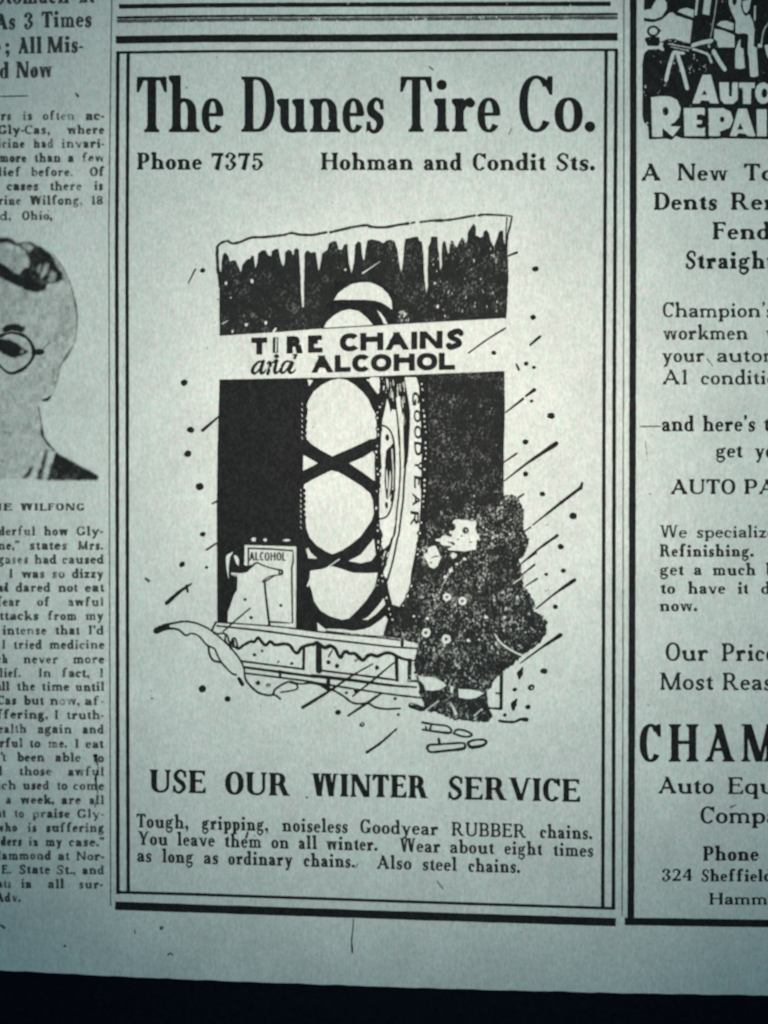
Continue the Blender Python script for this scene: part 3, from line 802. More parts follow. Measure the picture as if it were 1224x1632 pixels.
# raised lettering down the side wall
F_tire = Face(S=.23, H=.22, L=0, T=0, X=.7, g=.1)
for ch, yc, xc, hh, ww in (('G', 636, 662.5, 11.5, 22), ('O', 663.5, 665, 11, 20), ('O', 689, 666, 12, 21), ('D', 715.5, 666.5, 12.5, 22), ('Y', 742, 667, 12, 17), ('E', 769, 666, 12, 20), ('A', 797, 663.5, 12, 20), ('R', 827, 661, 13.5, 24)):
    ps = glyph(ch, F_tire, 1.6); lo = min(p[:, 0].min() for p in ps); hi = max(p[:, 0].max() for p in ps)
    for p in ps:
        gx = (p[:, 0] - lo) / (hi - lo) - .5; gy = p[:, 1] - .5
        cv.poly(np.c_[xc + gy * hh, yc + gx * ww + gy * 2])

# tin of alcohol and pouring can
cv.poly(ZC([(385, -10), (1012, 8), (1012, 300), (1006, 1002), (690, 978), (640, 440), (860, 300), (530, 215), (400, 240), (380, 230)]), 0)
cv.poly(ZC([(178, 925), (182, 800), (200, 760), (232, 660), (262, 580), (292, 540), (298, 385), (225, 355), (215, 322), (260, 330), (370, 332), (430, 300), (480, 250), (530, 215), (600, 235), (700, 275), (790, 300), (850, 290), (860, 340), (720, 372), (640, 410), (620, 440), (640, 600), (690, 900), (700, 975)]), 0)
for p_ in (ZC([(155, 140), (172, 108), (245, 68), (205, 135), (188, 250), (190, 415), (165, 290)]), ZC([(252, 112), (290, 120), (316, 170), (312, 242), (288, 225), (262, 160)])): cv.poly(p_, 0)
for p_, w_ in ((ZC([(430, 28), (428, 240)]), 3.0), (ZC([(425, 28), (700, 38), (972, 58), (975, 200), (957, 255), (962, 600), (966, 940), (830, 932), (700, 925)]), 3.0)): cv.stroke(p_, w_, smooth=False)
for p_, w_ in ((ZC([(400, 310), (470, 250), (530, 205), (600, 235), (700, 268), (810, 292)]), [4, 3, 2.2, 3]), (ZC([(820, 352), (720, 362), (650, 390), (612, 420), (600, 442)]), 2.0), (ZC([(620, 430), (635, 560), (662, 780), (687, 968)]), [2.4, 3.6, 4.2])):
    cv.stroke(p_, w_)
cv.disc(*ZC([(825, 322)])[0], 4.4, 5); cv.disc(*ZC([(820, 318)])[0], 1.3, v=0)
for k in range(6): cv.stroke(ZC([(232 + k * 12, 345), (236 + k * 10, 420), (215 + k * 10 + 8, 560)]), .8)
for yy in (375, 420, 455, 500, 545): cv.stroke(ZC([(225, yy), (295 - (yy - 375) * .15, yy + 5)]), 1.2)
for x, y, r in ((390, 652, 2.6), (825, 725, 2.6), (462, 873, 2.8)): cv.disc(*ZC([(x, y)])[0], r, wob=.1)
set_word(cv, 'ALCOHOL', F_can, 13.5, 397.5, 456, 893.3, .01)
for x, y, r, ry in ((404.7, 859.6, 3.6, 3.4), (423, 860.5, 3, 2.4), (457, 861, 6, 1.7)): cv.disc(x, y, r, ry, 0, wob=.1)

# sill, snow and ground line work
L_ = [(ZA([(60, 548), (100, 520), (160, 505), (215, 497), (270, 505), (330, 530), (380, 565), (420, 600), (460, 640), (500, 690), (525, 740), (535, 800), (560, 835), (600, 870), (650, 885), (690, 885), (718, 905)]), [3.5, 2.2, 1.7, 2, 2.4, 2.2]),
      (ZA([(62, 550), (130, 535), (180, 540), (220, 570), (250, 560), (290, 575), (330, 620), (370, 640), (385, 672), (410, 715), (460, 768), (484, 778)]), [3, 1.8, 2, 2]),
      (ZA([(62, 548), (90, 535), (128, 524)]), [7, 8, 4]), (ZA([(340, 635), (345, 670), (365, 702), (402, 712)]), 2.4), (ZA([(500, 798), (518, 828)]), 4.5),
      (ZA([(680, 880), (695, 850), (760, 815), (820, 825), (880, 822), (940, 835), (990, 855)]) + ZS([(290, 790), (370, 850), (450, 865), (530, 860), (600, 898), (700, 915), (843, 910)]), 2.2),
      (ZA([(720, 870), (800, 855), (806, 832), (770, 818)]), 1.8),
      (ZA([(375, 500), (700, 524), (910, 550)]) + ZS([(300, 190), (600, 215), (840, 245)]), 1.6), (ZA([(385, 520), (640, 548)]) + ZS([(0, 222), (400, 268), (750, 308), (1005, 325)]), 2.1),
      (ZA([(378, 500), (360, 545), (382, 562)]), 2), (ZA([(368, 562), (430, 563), (447, 600), (462, 640)]), 1.8), (ZA([(430, 566), (428, 598), (455, 632)]), 2), (ZA([(455, 640), (465, 592), (482, 590), (495, 640)]), 2.2), (ZA([(470, 600), (472, 630)]), 3),
      (ZA([(480, 632), (500, 640), (520, 625), (560, 603), (580, 605), (600, 583), (620, 605), (640, 622), (665, 603), (690, 620), (740, 615), (770, 625), (790, 655), (810, 662), (830, 635), (870, 620)]) +
       ZS([(0, 285), (30, 268), (60, 288), (110, 318), (160, 300), (210, 330), (240, 390), (265, 412), (290, 370), (320, 355), (350, 375), (400, 375), (440, 410), (480, 440), (530, 395), (570, 388), (620, 402), (660, 385), (710, 368), (760, 375), (810, 400), (870, 427), (940, 440)]), [2.8, 3.6, 3.6, 4.4, 3.8, 4.2, 3.0]),
      (ZA([(842, 640), (840, 748)]), 3.2), (ZS([(50, 300), (52, 542)]), 6.5), (ZA([(515, 706), (700, 730), (842, 748)]), 2.2), (ZA([(530, 738), (880, 785)]) + ZS([(0, 592), (400, 638), (750, 684), (1000, 703)]), [3, 4, 2.2]),
      (ZA([(540, 770), (700, 790), (870, 812)]) + ZS([(0, 655), (400, 720), (750, 772), (1045, 806)]), 2.1), (ZS([(70, 540), (400, 580), (812, 635)]), 2.3),
      (ZS([(806, 400), (812, 635)]), 4), (ZS([(937, 440), (932, 640)]), 4.2), (ZS([(935, 641), (1005, 645)]), 2.4), (ZS([(940, 440), (985, 445)]), 1.5), (ZS([(145, 625), (140, 690)]), 5), (ZA([(716, 758), (716, 792)]), 3),
      (ZS([(85, 690), (150, 730)]), 3.5), (ZS([(950, 880), (1052, 915)]), 7), (ZS([(865, 235), (862, 290)]), 4), (ZS([(180, 345), (145, 405)]), 1.6),
      (ZB([(885, 165), (880, 495)]), 4), (ZB([(782, 488), (880, 498)]), 2.4), (ZB([(835, 358), (868, 360)]), 2), (ZB([(865, 602), (920, 612), (1000, 612), (1050, 590), (1105, 592)]), [2.8, 3, 2.6, 5.5]),
      (ZB([(185, 618), (250, 630), (330, 640), (400, 650), (440, 682), (425, 710), (330, 702), (185, 682)]), [2.6, 2.2, 2.2, 3, 2.2]), (ZB([(262, 640), (248, 690)]), 2.4), (ZB([(215, 655), (222, 690)]), 2),
      (ZB([(460, 715), (490, 682), (560, 690), (622, 722), (600, 742), (540, 742), (460, 715)]), 2.3), (ZB([(226, 850), (245, 818), (330, 812), (530, 800), (562, 820), (545, 850), (400, 868), (260, 880), (226, 850)]), [3, 2.2, 3.4, 2.2]),
      (ZB([(592, 792), (640, 775), (720, 770), (750, 790), (720, 822), (620, 838), (592, 812), (592, 792)]), [2.6, 2.4, 4, 2.6]), (ZB([(328, 765), (335, 795)]), 3.2)]
for p_, w_ in L_: cv.stroke(p_, np.asarray(w_) * 1.35 + .4 if not np.isscalar(w_) else w_ * 1.35 + .4, wob=.07)
# legs, shoes
for p_ in (ZB([(148, 205), (200, 215), (280, 215), (350, 250), (397, 290), (340, 328), (270, 335), (213, 330), (200, 285), (160, 245)]), ZB([(503, 322), (600, 325), (700, 345), (728, 360), (660, 400), (600, 410), (508, 398)]), ZB([(430, 295), (465, 300), (450, 350), (432, 355)]),
           ZB([(866, 205), (866, 345), (836, 350), (838, 320), (800, 300), (822, 240)]), ZB([(768, 385), (800, 375), (866, 368), (868, 485), (785, 482)]), ZB([(768, 350), (790, 318), (806, 340), (785, 365)])): cv.poly(p_, 0)
for p_, w_ in ((ZB([(190, 530), (330, 425)]), 1.6), (ZB([(640, 560), (712, 500)]), 1.6), (ZB([(440, 450), (480, 540)]), [1.6, 5]), (Z7([(735, 742), (770, 790), (820, 825), (875, 852)]), [1.5, 3.2, 2.4]), (Z6([(788, 1040), (835, 1008)]), 1.6)): cv.stroke(p_, w_, 0)
# fur texture: short pale nicks, thicker at folds
N_ = 0
coat_poly = np.asarray(coat)
cm = cv.mask(coat_poly, 1.0, (880, 706))
cmask = np.zeros((880, 706), bool); cmask[cm[0]] = cm[1]
fold = vnoise((880, 706), 26) + .5 * vnoise((880, 706), 60)
while N_ < 420:
    x = rng.uniform(612, 872); y = rng.uniform(800, 1090)
    iy, ix = int(y - 332), int(x - 238)
    if not cmask[iy, ix] and not (690 < x < 800 and 780 < y < 860): continue
    near = (820 < y < 1000 and x < 700)
    if fold[iy, ix] + rng.normal(0, .7) < (.5 if near else .1): N_ += .3; continue
    a = rng.uniform(0, 3.14); l = rng.uniform(.6, 2.6)
    cv.stroke([(x, y), (x + l * math.cos(a), y + l * math.sin(a) * 1.2)], rng.uniform(.5, 1.0), 0, caps=False); N_ += 1
face_w = ZF([(545, 175), (600, 150), (640, 160), (700, 165), (745, 165), (800, 190), (850, 165), (870, 200), (850, 280), (870, 340), (905, 400), (868, 450), (860, 570), (800, 580), (700, 600), (600, 590), (480, 585), (470, 560), (535, 535), (500, 525), (440, 520), (372, 505), (360, 462), (300, 455), (300, 430), (370, 420), (388, 390), (430, 375), (520, 402), (530, 360), (490, 352), (490, 312), (540, 320), (560, 300), (530, 230)])
cv.poly(face_w, 0)
cv.disc(*ZF([(550, 258)])[0], 3.4, 5.2); cv.disc(*ZF([(716, 310)])[0], 5.2, 5.6); cv.disc(*ZF([(722, 303)])[0], 1.3, v=0)
cv.stroke(ZF([(470, 468), (520, 478), (548, 500)]), [2, 3.4, 4.6]); cv.disc(*ZF([(610, 432)])[0], 1.8, 1.2); cv.disc(*ZF([(662, 385)])[0], 1.5); cv.disc(*ZF([(785, 470)])[0], 3.0, 1.2); cv.disc(*ZF([(770, 430)])[0], 1.2)
cv.poly(ZF([(190, 560), (240, 530), (290, 520), (320, 560), (350, 640), (375, 690), (340, 760), (330, 800), (270, 842), (210, 812), (180, 740), (138, 680), (140, 640), (190, 612)]), 0)
cv.stroke(ZF([(240, 692), (290, 672), (340, 668)]), 1.8); cv.disc(*ZF([(235, 755)])[0], 1.6)
for x, y, r in ((550, 658, 5), (702, 708, 2.6), (592, 778, 2), (512, 862, 3.4), (430, 955, 3)): cv.disc(*ZF([(x, y)])[0], r, r * .9, 0, wob=.18)
for x, y, r in ((490, 552, 6.4), (570, 573, 6.6), (383, 735, 7), (487, 768, 7.4)):
    q = Z7([(x, y)])[0]; cv.disc(*q, r + 1.6); cv.disc(*q, r, v=0, wob=.05); cv.disc(q[0] - .6, q[1], 2.1, 2.9); cv.disc(q[0] + 2.4, q[1] - 1, .9)
for x, y, r in ((390, 662, 2.6), (600, 775, 2.6), (690, 655, 2.6), (785, 657, 2.2), (320, 650, 2), (655, 1010 - 240, 1.6)): cv.disc(*Z7([(x, y)])[0], r, v=0, wob=.2)
for t in np.linspace(0, 1, 14): cv.disc(560 + (430 + 85 * t) / 3.221 + rng.normal(0, .6), 780 + (565 - 165 * t) / 3.221, rng.uniform(.9, 1.7), v=0)
cv.worn([(349, 608), (480, 608), (480, 1000), (349, 1000)], .115)
cv.worn([(676, 600), (803, 600), (803, 800), (676, 800)], .26)
cv.worn([(690, 775), (845, 775), (845, 905), (690, 905)], .30)
cv.worn(coat, .34)
# banner lettering
fz = Face(S=.25, H=.22, L=0, T=0, X=.7, g=.08, jit=.4)
set_word(cv, 'T', F_sans, 27.5, 401, 426, 566, -.02); set_word(cv, 'I', F_sans, 25, 435, 446, 563, -.02); set_word(cv, 'R', F_sans, 28, 457, 483, 564.2, -.02); set_word(cv, 'E', F_sans, 28, 491, 514.5, 562.6, -.03)
set_word(cv, 'CHAINS', F_sans, 28.5, 541.5, 739, 560.4, -.028)
cv.stroke([(440.5, 540), (440, 560)], 2.2, 0); cv.disc(441, 568, 4.2, 3.6); cv.disc(440.6, 575.5, 4, 3.2)
set_word(cv, 'ALCOHOL', F_sans, 27.5, 496, 725, 594.6, -.022)
def ital(pts, w):
    w = np.asarray(w) * 1.25
    cv.stroke([(400 + x, 597.5 - y - x * .02) for x, y in pts], w)
ital([(20, 20), (12, 20), (4, 11), (3, 4), (7, 2), (14, 9), (20, 20)], [2.4, 3, 4.6, 5, 3, 2.4, 2.4]); ital([(20, 21), (16, 8), (17, 2), (22, 4), (24, 8)], [4.6, 4.6, 4.4, 2.4, 1.6])
ital([(26, 17), (30, 20), (31, 15), (27, 1)], [2, 3, 4.4, 4.6]); ital([(30, 12), (35, 19), (40, 18), (38, 8), (39, 2), (43, 3), (46, 7)], [1.6, 2.4, 4.4, 4.6, 4.2, 2.4, 1.6])
ital([(64, 19), (56, 20), (49, 11), (48, 4), (52, 2), (58, 8), (64, 18)], [2.4, 3, 4.6, 5, 3, 2.4, 2.4]); ital([(73, 29), (69, 24), (65, 14), (61, 6), (63, 2), (68, 3), (71, 7)], [2, 4, 4.8, 4.6, 4.4, 2.4, 1.6]); ital([(68, 30), (73, 30)], 2.6)
cv.disc(433, 588, 2.2, v=0, wob=.3); cv.disc(446, 585, 2, v=0, wob=.3); cv.disc(468, 574.5, 2.2, v=0, wob=.3)
cv.worn([(396, 520), (745, 515), (745, 600), (396, 601)], .10)
cv.stroke(Z4([(760, 992), (880, 905), (1000, 830)]), [2.6, 2.8, 3.2]); cv.stroke([(350, 606), (560, 602.2), (665, 598), (803, 592.5)], 1.8, smooth=False)
# falling snow: dots and streaks
dots = [(Z4, 1195, 445, 5.4), (Z4, 1180, 760, 4.8), (Z4, 925, 990, 4.0), (Z4, 1135, 1060, 4.0), (Z4, 1185, 1085, 3.2), (Z3, 95, 455, 4.0),
        (ZR, 238, 303, 3.3), (ZR, 397, 423, 6.2), (ZR, 190, 635, 4.8), (ZR, 190, 895, 4.6), (ZR, 327, 1058, 4.6), (ZR, 576, 1235, 6.4), (ZR, 475, 1485, 5.2), (ZR, 365, 1308, 1.4), (ZR, 738, 1325, 1.2),
        (ZR2, 357, 180, 3.2), (ZR2, 497, 150, 4.4), (ZR2, 432, 443, 4.4), (ZR2, 340, 965, 5.6), (ZR2, 102, 1115, 3.6), (ZR2, 235, 1097, 6), (ZR2, 210, 1257, 4.4), (ZR2, 22, 1322, 3.4), (ZR2, 353, 315, 1.1), (ZR2, 375, 305, 1.1),
        (ZL, 168, 605, 6.2), (ZL, 195, 803, 6.2), (ZL, 183, 903, 5.8), (ZL, 233, 1040, 7), (ZL, 246, 1240, 5), (ZL, 160, 1366, 5), (ZL, 262, 1378, 3),
        (ZA, 308, 852, 6.6), (ZA, 440, 905, 5.2), (ZA, 1022, 975, 5), (ZA, 1148, 1040, 4.4), (ZA, 42, 903, 1.6), (ZA, 582, 672, 3), (ZA, 622, 652, 2.6), (ZA, 705, 708, 3), (ZA, 778, 718, 2.8), (ZA, 600, 820, 3.8), (ZA, 655, 832, 3.6), (ZA, 1065, 875, 2),
        (ZS, 145, 460, 3.9), (ZS, 228, 495, 3.9), (ZS, 617, 513, 3.8), (ZS, 415, 440, 3), (ZS, 318, 755, 2.6), (ZS, 795, 815, 3), (ZS, 825, 970, 2.6), (ZS, 410, 740, 3.6)]
for Z, x, y, r in dots: q = Z([(x, y)])[0]; cv.disc(*q, r * rng.uniform(.9, 1.08), r * rng.uniform(.78, .95), 1, rng.uniform(-.6, .2), .06)
for Z, x, y in ((ZR2, 240, 1100), (ZA, 702, 706), (ZA, 1150, 1038), (ZS, 415, 438), (ZA, 656, 835)): q = Z([(x, y)])[0]; cv.disc(*q, 1.4, v=0)
for p_, w_ in ((ZR([(30, 395), (170, 285)]), [1.6, 3.2]), (ZR([(190, 265), (262, 212)]), [2, 4.6]), (ZR([(15, 800), (118, 728)]), [1.6, 3]), (ZR([(20, 950), (200, 810), (440, 648)]), [1.4, 3, 6]), (ZR([(135, 1085), (175, 1058)]), [2.6, 2]),
               (ZR([(250, 1308), (450, 1150), (640, 1005)]), [1.6, 3.6, 4]), (ZR([(638, 1010), (650, 965)]), [4.6, 2]), (ZR([(185, 1358), (230, 1328)]), [1.4, 2]), (ZR([(150, 1625), (300, 1500), (448, 1395)]), [1.2, 2.4, 3.6]),
               (ZR2([(130, 110), (280, 5)]), 1.6), (ZR2([(165, 180), (262, 102)]), [1.2, 2.6]), (ZR2([(185, 280), (283, 215)]), [1.2, 2.4]), (ZR2([(275, 460), (430, 335), (588, 225)]), [1.6, 2.6, 5]), (ZR2([(150, 900), (320, 775), (475, 672)]), [1.4, 2.8, 5]),
               (ZR2([(165, 940), (145, 985), (140, 1025)]), [2, 7, 2.4]), (ZR2([(118, 1195), (95, 1235), (90, 1280)]), [2, 7, 3]), (Z4([(1160, 940), (1224, 885)]), [2.6, 3.4]), (Z4([(1072, 1065), (1088, 1100)]), 2.6),
               (ZL([(185, 190), (215, 130)]), [1.4, 2]), (ZL([(245, 805), (312, 748)]), [3.4, 2.4]), (ZL([(285, 1112), (308, 1100)]), 2), (ZL([(262, 1305), (302, 1278)]), [2.6, 2]), (ZL([(95, 1528), (150, 1480), (198, 1447)]), [5, 4, 2.4]), (ZL([(178, 1455), (183, 1480)]), 3),
               (ZA([(835, 950), (965, 870), (1100, 780), (1205, 720)]), [4, 2.6, 1.6]), (ZA([(1075, 993), (1224, 890)]), [2.6, 2]), (ZS([(340, 978), (530, 857), (650, 770)]), [2, 2]), (ZS([(380, 790), (570, 640), (780, 465)]), [1.8, 2.4, 1.8]),
               (ZC([(450, 760), (270, 910), (120, 1045)]), [1.8, 1.8]), (Z7([(80, 1348), (150, 1300), (230, 1230)]), [3.6, 3, 2])):
    cv.stroke(p_, np.asarray(w_) * 1.25 + .5 if not np.isscalar(w_) else w_ * 1.25 + .5, wob=.06)
fld = cv.field(1.35, .12, .0)
# sort the ink of the drawing into the things drawn
yy_, xx_ = np.mgrid[0:fld.shape[0], 0:fld.shape[1]]
gx = cv.x0 + xx_ * 2 / SS; gy = cv.y0 + yy_ * 2 / SS
lab = np.full(fld.shape, 7, np.int8)                          # 7 = falling snow
def reg(pts, v):
    r = cv.mask(pts, SS / 2, fld.shape)
    if r is not None: lab[r[0]][r[1]] = v
reg([(240, 975), (345, 985), (505, 1003), (612, 1013), (680, 1020), (820, 1060), (800, 1130), (650, 1130), (560, 1135), (240, 1135)], 5)
reg([(343, 335), (812, 335), (822, 350), (812, 405), (811, 510), (560, 526), (343, 538)], 1)
reg([(343, 603), (560, 599), (806, 588), (806, 800), (680, 860), (640, 1015), (343, 992)], 9)
reg([(640, 597), (806, 588), (806, 800), (680, 860), (640, 900)], 10)
reg([(396, 536), (600, 526), (745, 518), (745, 593), (560, 601), (396, 604)], 2)
reg([(481, 604), (600, 601), (683, 598), (683, 760), (678, 850), (665, 905), (645, 960), (632, 1000), (611, 1014), (505, 1005), (481, 900)], 3)
reg([(512, 526), (532, 447), (600, 445), (632, 470), (632, 519)], 3)
reg([(362, 868), (480, 868), (474, 1001), (362, 990)], 4)
coat_reg = [(683, 838), (700, 815), (800, 800)] + [(p[0] + 3, p[1]) for p in coat[:32]] + [(790, 1150), (700, 1155), (668, 1130), (650, 1120), (652, 1040), (640, 1020), (611, 1014.5), (632, 985), (660, 915), (672, 860)]
reg(coat_reg, 6)
reg([(640, 1153), (800, 1153), (800, 1205), (640, 1205)], 8)
sh_ = fld.shape
n1 = np.clip(.75 * vnoise(sh_, 4.5, 3.2) + .6 * vnoise(sh_, 8, 5) - .25, 0, 2.4)
n2 = np.clip(.7 + .45 * vnoise(sh_, 44, 38) + .3 * vnoise(sh_, 18, 16), .1, 1.8)
grain = n1 * n2
GRAIN = {1: .045, 10: .07, 6: .22}
for k, nm, lb in ((1, 'drawn_window_top', 'drawn dark window top hung with snow and icicles'), (9, 'drawn_window_pane', 'drawn solid black window pane left of the wheel'), (10, 'drawn_window_pane', 'drawn grainy black window pane right of the wheel'), (2, 'drawn_banner_lettering', 'heavy hand lettering on the white banner across the window'),
                  (3, 'drawn_wheel', 'drawn upright tyre wrapped in cross chains'), (4, 'drawn_tin', 'drawn tin and spouted can in the window corner'), (5, 'drawn_window_sill', 'drawn window sill with dripping snow'),
                  (6, 'drawn_fur_coat_figure', 'drawn figure in a shaggy fur coat, seen before the window'), (7, 'drawn_snowfall', 'drawn dots and streaks of driving snow'), (8, 'drawn_footprints', 'drawn outlined footprints in the snow')):
    if k in GRAIN:                         # areas where the block printed grey and grainy
        cover = np.clip((fld - .5) * 2.6 + .62, 0, 1)
        o = cv.emit_soft(nm, ad, cover * np.clip(.985 - GRAIN[k] * grain, 0, 1), .05, region=lab == k)
    else:
        o = cv.emit(nm, ad, fld, M_ink, .5, lab == k)
    if o: o['label'] = lb
del cv

# ================================================================== rules above the framed advertisement
build_rules('ruled_line', [([(190, 11.4), (330, 9.6), (600, 8.2), (973, 7.2)], 7.4)], pin=.3, wear=.1)
build_rules('ruled_line', [([(187, 29.2), (330, 27), (600, 25.5), (984, 23.6)], 4.2)], wear=.1)
build_rules('ruled_line', [([(187, 34.8), (330, 33), (600, 31.4), (984, 29.4)], 6)], M_grey, wear=.5, rough=.3)['label'] = 'pale grey worn line beneath the thin line'
build_rules('column_rule', [([(179, -30), (177.2, 110), (174.2, 370), (175, 830), (176, 1150), (177, 1443)], 2.0)], M_grey, wear=.06)['label'] = 'thin grey rule left of the framed advertisement'
build_rules('column_rule', [([(993.8, -30), (993.6, 300), (993, 700), (992.2, 1100), (991, 1459)], 1.9)], M_grey, wear=.06)['label'] = 'thin grey rule right of the framed advertisement'

# ================================================================== right-hand advertisement
rad = build_rules('repair_shop_advertisement', [([(1008.8, -30), (1008.4, 460), (1006.8, 1000), (1004.8, 1474)], 11), ([(995, 1467.6), (1224, 1470.8), (1300, 1471.5)], 12.4)], wear=.05)
rad['label'] = 'advertisement at the right edge inside a thick black rule'
def R(words, F, cap, **k): text_line('text_line', words, F, cap, rad, **k)
R([('A', 1021.5, 1052, 288.8), ('New', 1079, 1159.5, 288.8), ('To', 1184.5, 1233, 288.8)], F_mid, 27.5)
R([('Dents', 1041.5, 1142, 335.4), ('Rem', 1164, 1251, 335.4)], F_mid, 28)
R([('Fend', 1135, 1227, 382.4)], F_mid, 28)
R([('Straight', 1092, 1233, 429)], F_mid, 28.3)
R([("Champion's", 1055.5, 1233, 506.3)], F_light, 24, mat=M_thin, wear=.1)
R([('workmen', 1056, 1191, 541.8), ('w', 1220, 1241, 541.8)], F_light, 24, mat=M_thin, wear=.1)
R([('your', 1054.5, 1122, 577.5), ('autom', 1142, 1246, 577.5)], F_light, 24, mat=M_thin, wear=.1)
R([('A1', 1055.5, 1095, 613.2), ('conditio', 1116.5, 1237, 613.2)], F_light, 24, mat=M_thin, wear=.1)
build_rules('dash', [([(1019, 680), (1053.5, 679.6)], 2)], M_thin, rad)
R([('and', 1054, 1106, 687.6), ("here's", 1119.5, 1203, 687.6), ('t', 1216, 1228, 687.6)], F_text, 25)
R([('get', 1140.5, 1183, 729.6), ('yo', 1202, 1233, 729.6)], F_text, 24)
R([('AUTO', 1068.5, 1171.5, 787.6), ('PA', 1185.5, 1236, 787.6)], F_mid, 24)
R([('We', 1051, 1094.5, 857), ('specialize', 1110, 1235, 857)], F_light, 20, mat=M_thin, wear=.12)
R([('Refinishing.', 1051, 1200.5, 887.3)], F_mid, 20, mat=M_thin, wear=.14)
R([('get', 1051, 1089.5, 916.8), ('a', 1105, 1118, 916.8), ('much', 1135.5, 1203.5, 916.8), ('b', 1220, 1236, 916.8)], F_mid, 20, mat=M_thin, wear=.14)
R([('to', 1052, 1075.5, 946.4), ('have', 1096, 1155.5, 946.4), ('it', 1175, 1192, 946.4), ('d', 1212, 1227, 946.4)], F_mid, 20, mat=M_thin, wear=.12)
R([('now.', 1051, 1110.5, 974)], F_mid, 20, mat=M_thin, wear=.14)
R([('Our', 1060, 1128, 1053), ('Price', 1149.5, 1236, 1053.5)], F_light, 29, mat=M_thin, wear=.08)
R([('Most', 1051.5, 1136.5, 1099), ('Reas', 1151, 1230, 1099.5)], F_light, 28, mat=M_thin, wear=.08)
F_cham = Face(S=.20, H=.085, L=.065, T=.05, X=.6, g=.26, jit=.1)
R([('CHAM', 1018.5, 1236, 1213.6)], F_cham, 60)
R([('Auto', 1048.5, 1137, 1264.4), ('Equ', 1159.5, 1235, 1265)], F_text, 27)
R([('Compa', 1115.5, 1240, 1311.5)], F_text, 27)
R([('Phone', 1119.5, 1208.5, 1371)], F_bold, 23.5)
R([('324', 1054.5, 1102, 1403.3), ('Sheffield', 1117.5, 1230, 1404)], F_bold, 19.5)
R([('Hammo', 1129.5, 1238, 1441)], F_bold, 19)

# picture block at the head of that advertisement
cv = Canvas(1018, -16, 1262, 232)
Q = Zt(1015, 0, 5.857); Q6 = Zt(1015, 100, 5.857)
cv.poly(Q([(62, -60), (1400, -60), (1400, 600)]) + Q6([(1400, 722), (1224, 722), (800, 712), (650, 722), (410, 712), (360, 690), (320, 728), (270, 715), (108, 722), (100, 600), (60, 560), (48, 500), (46, 0)]) + Q([(50, 600), (60, 520)]))
for p_ in ([(64, 100), (130, 90), (150, 50), (175, 10), (200, -60), (262, -60), (275, 30), (275, 90), (230, 160), (160, 185), (60, 172)],
           [(40, 200), (150, 215), (230, 190), (300, 128), (330, 120), (360, 150), (515, 200), (490, 412), (350, 368), (290, 366), (220, 398), (235, 480), (200, 462), (90, 470), (60, 515), (48, 600), (40, 600)],
           [(375, 112), (410, 90), (460, 80), (530, 100), (525, 172), (440, 140)], [(555, -60), (578, -60), (555, 150), (535, 150)], [(632, -60), (698, -60), (672, 150), (610, 135)],
           [(738, 238), (780, 205), (830, 200), (897, 225), (893, 290), (800, 265)], [(718, 275), (800, 290), (905, 335), (905, 448), (752, 450), (745, 390), (715, 370)],
           [(850, -60), (880, -60), (888, 40), (905, 62), (925, 40), (935, -60), (975, -60), (965, 60), (985, 130), (1010, 158), (1045, 140), (1080, 210), (1092, 300), (1085, 440), (1112, 450), (1118, 560), (1128, 715), (1085, 728), (1052, 720), (1042, 560), (1030, 480), (1035, 330), (1000, 315), (940, 322), (915, 310), (918, 200), (880, 120), (855, 50)],
           [(978, 20), (1060, -5), (1045, 90), (1020, 132), (992, 110)], [(962, 368), (945, 390), (913, 480), (913, 642), (960, 652), (1003, 640), (988, 462), (960, 450)],
           [(1090, 60), (1106, 60), (1102, 200), (1087, 200)], [(1125, 415), (1162, 415), (1165, 450), (1122, 450)], [(1185, 430), (1260, 415), (1260, 620), (1205, 520)]):
    cv.poly(Q(p_), 0)
cv.disc(*Q([(150, 297)])[0], 10.4, 9.2); cv.disc(*Q([(150, 297)])[0], 6.6, 5.6, 0); cv.disc(*Q([(215, 292)])[0], 2, 2)
cv.poly(Q([(70, 362), (110, 350), (205, 350), (215, 400), (198, 436), (98, 436), (75, 392)]))
for p_, w_, v_ in (([(335, 505), (300, 620), (268, 756)], 5.6, 0), ([(372, 505), (420, 660), (465, 832)], 6, 0), ([(345, 492), (430, 503)], 5, 0), ([(512, 432), (600, 405), (692, 385)], 6, 0), ([(520, 465), (600, 490), (660, 520), (690, 590)], 3.4, 0),
                   ([(712, 485), (760, 570), (815, 655)], 6.4, 0), ([(742, 0), (715, 180), (682, 360)], 1.2, 0), ([(1224, 220), (1180, 290), (1155, 410)], 1.6, 0), ([(240, 470), (225, 430), (250, 390), (300, 372)], 3.5, 0), ([(235, 400), (300, 378), (400, 395), (500, 430)], 3, 1),
                   ([(250, -20), (300, 50), (345, 110), (430, 150), (530, 185)], 3.2, 1), ([(720, 262), (820, 285), (930, 330)], 4, 1), ([(290, 415), (500, 455)], 1.3, 0), ([(300, 440), (480, 480)], 1, 0)):
    cv.stroke(Q(p_), w_, v_)
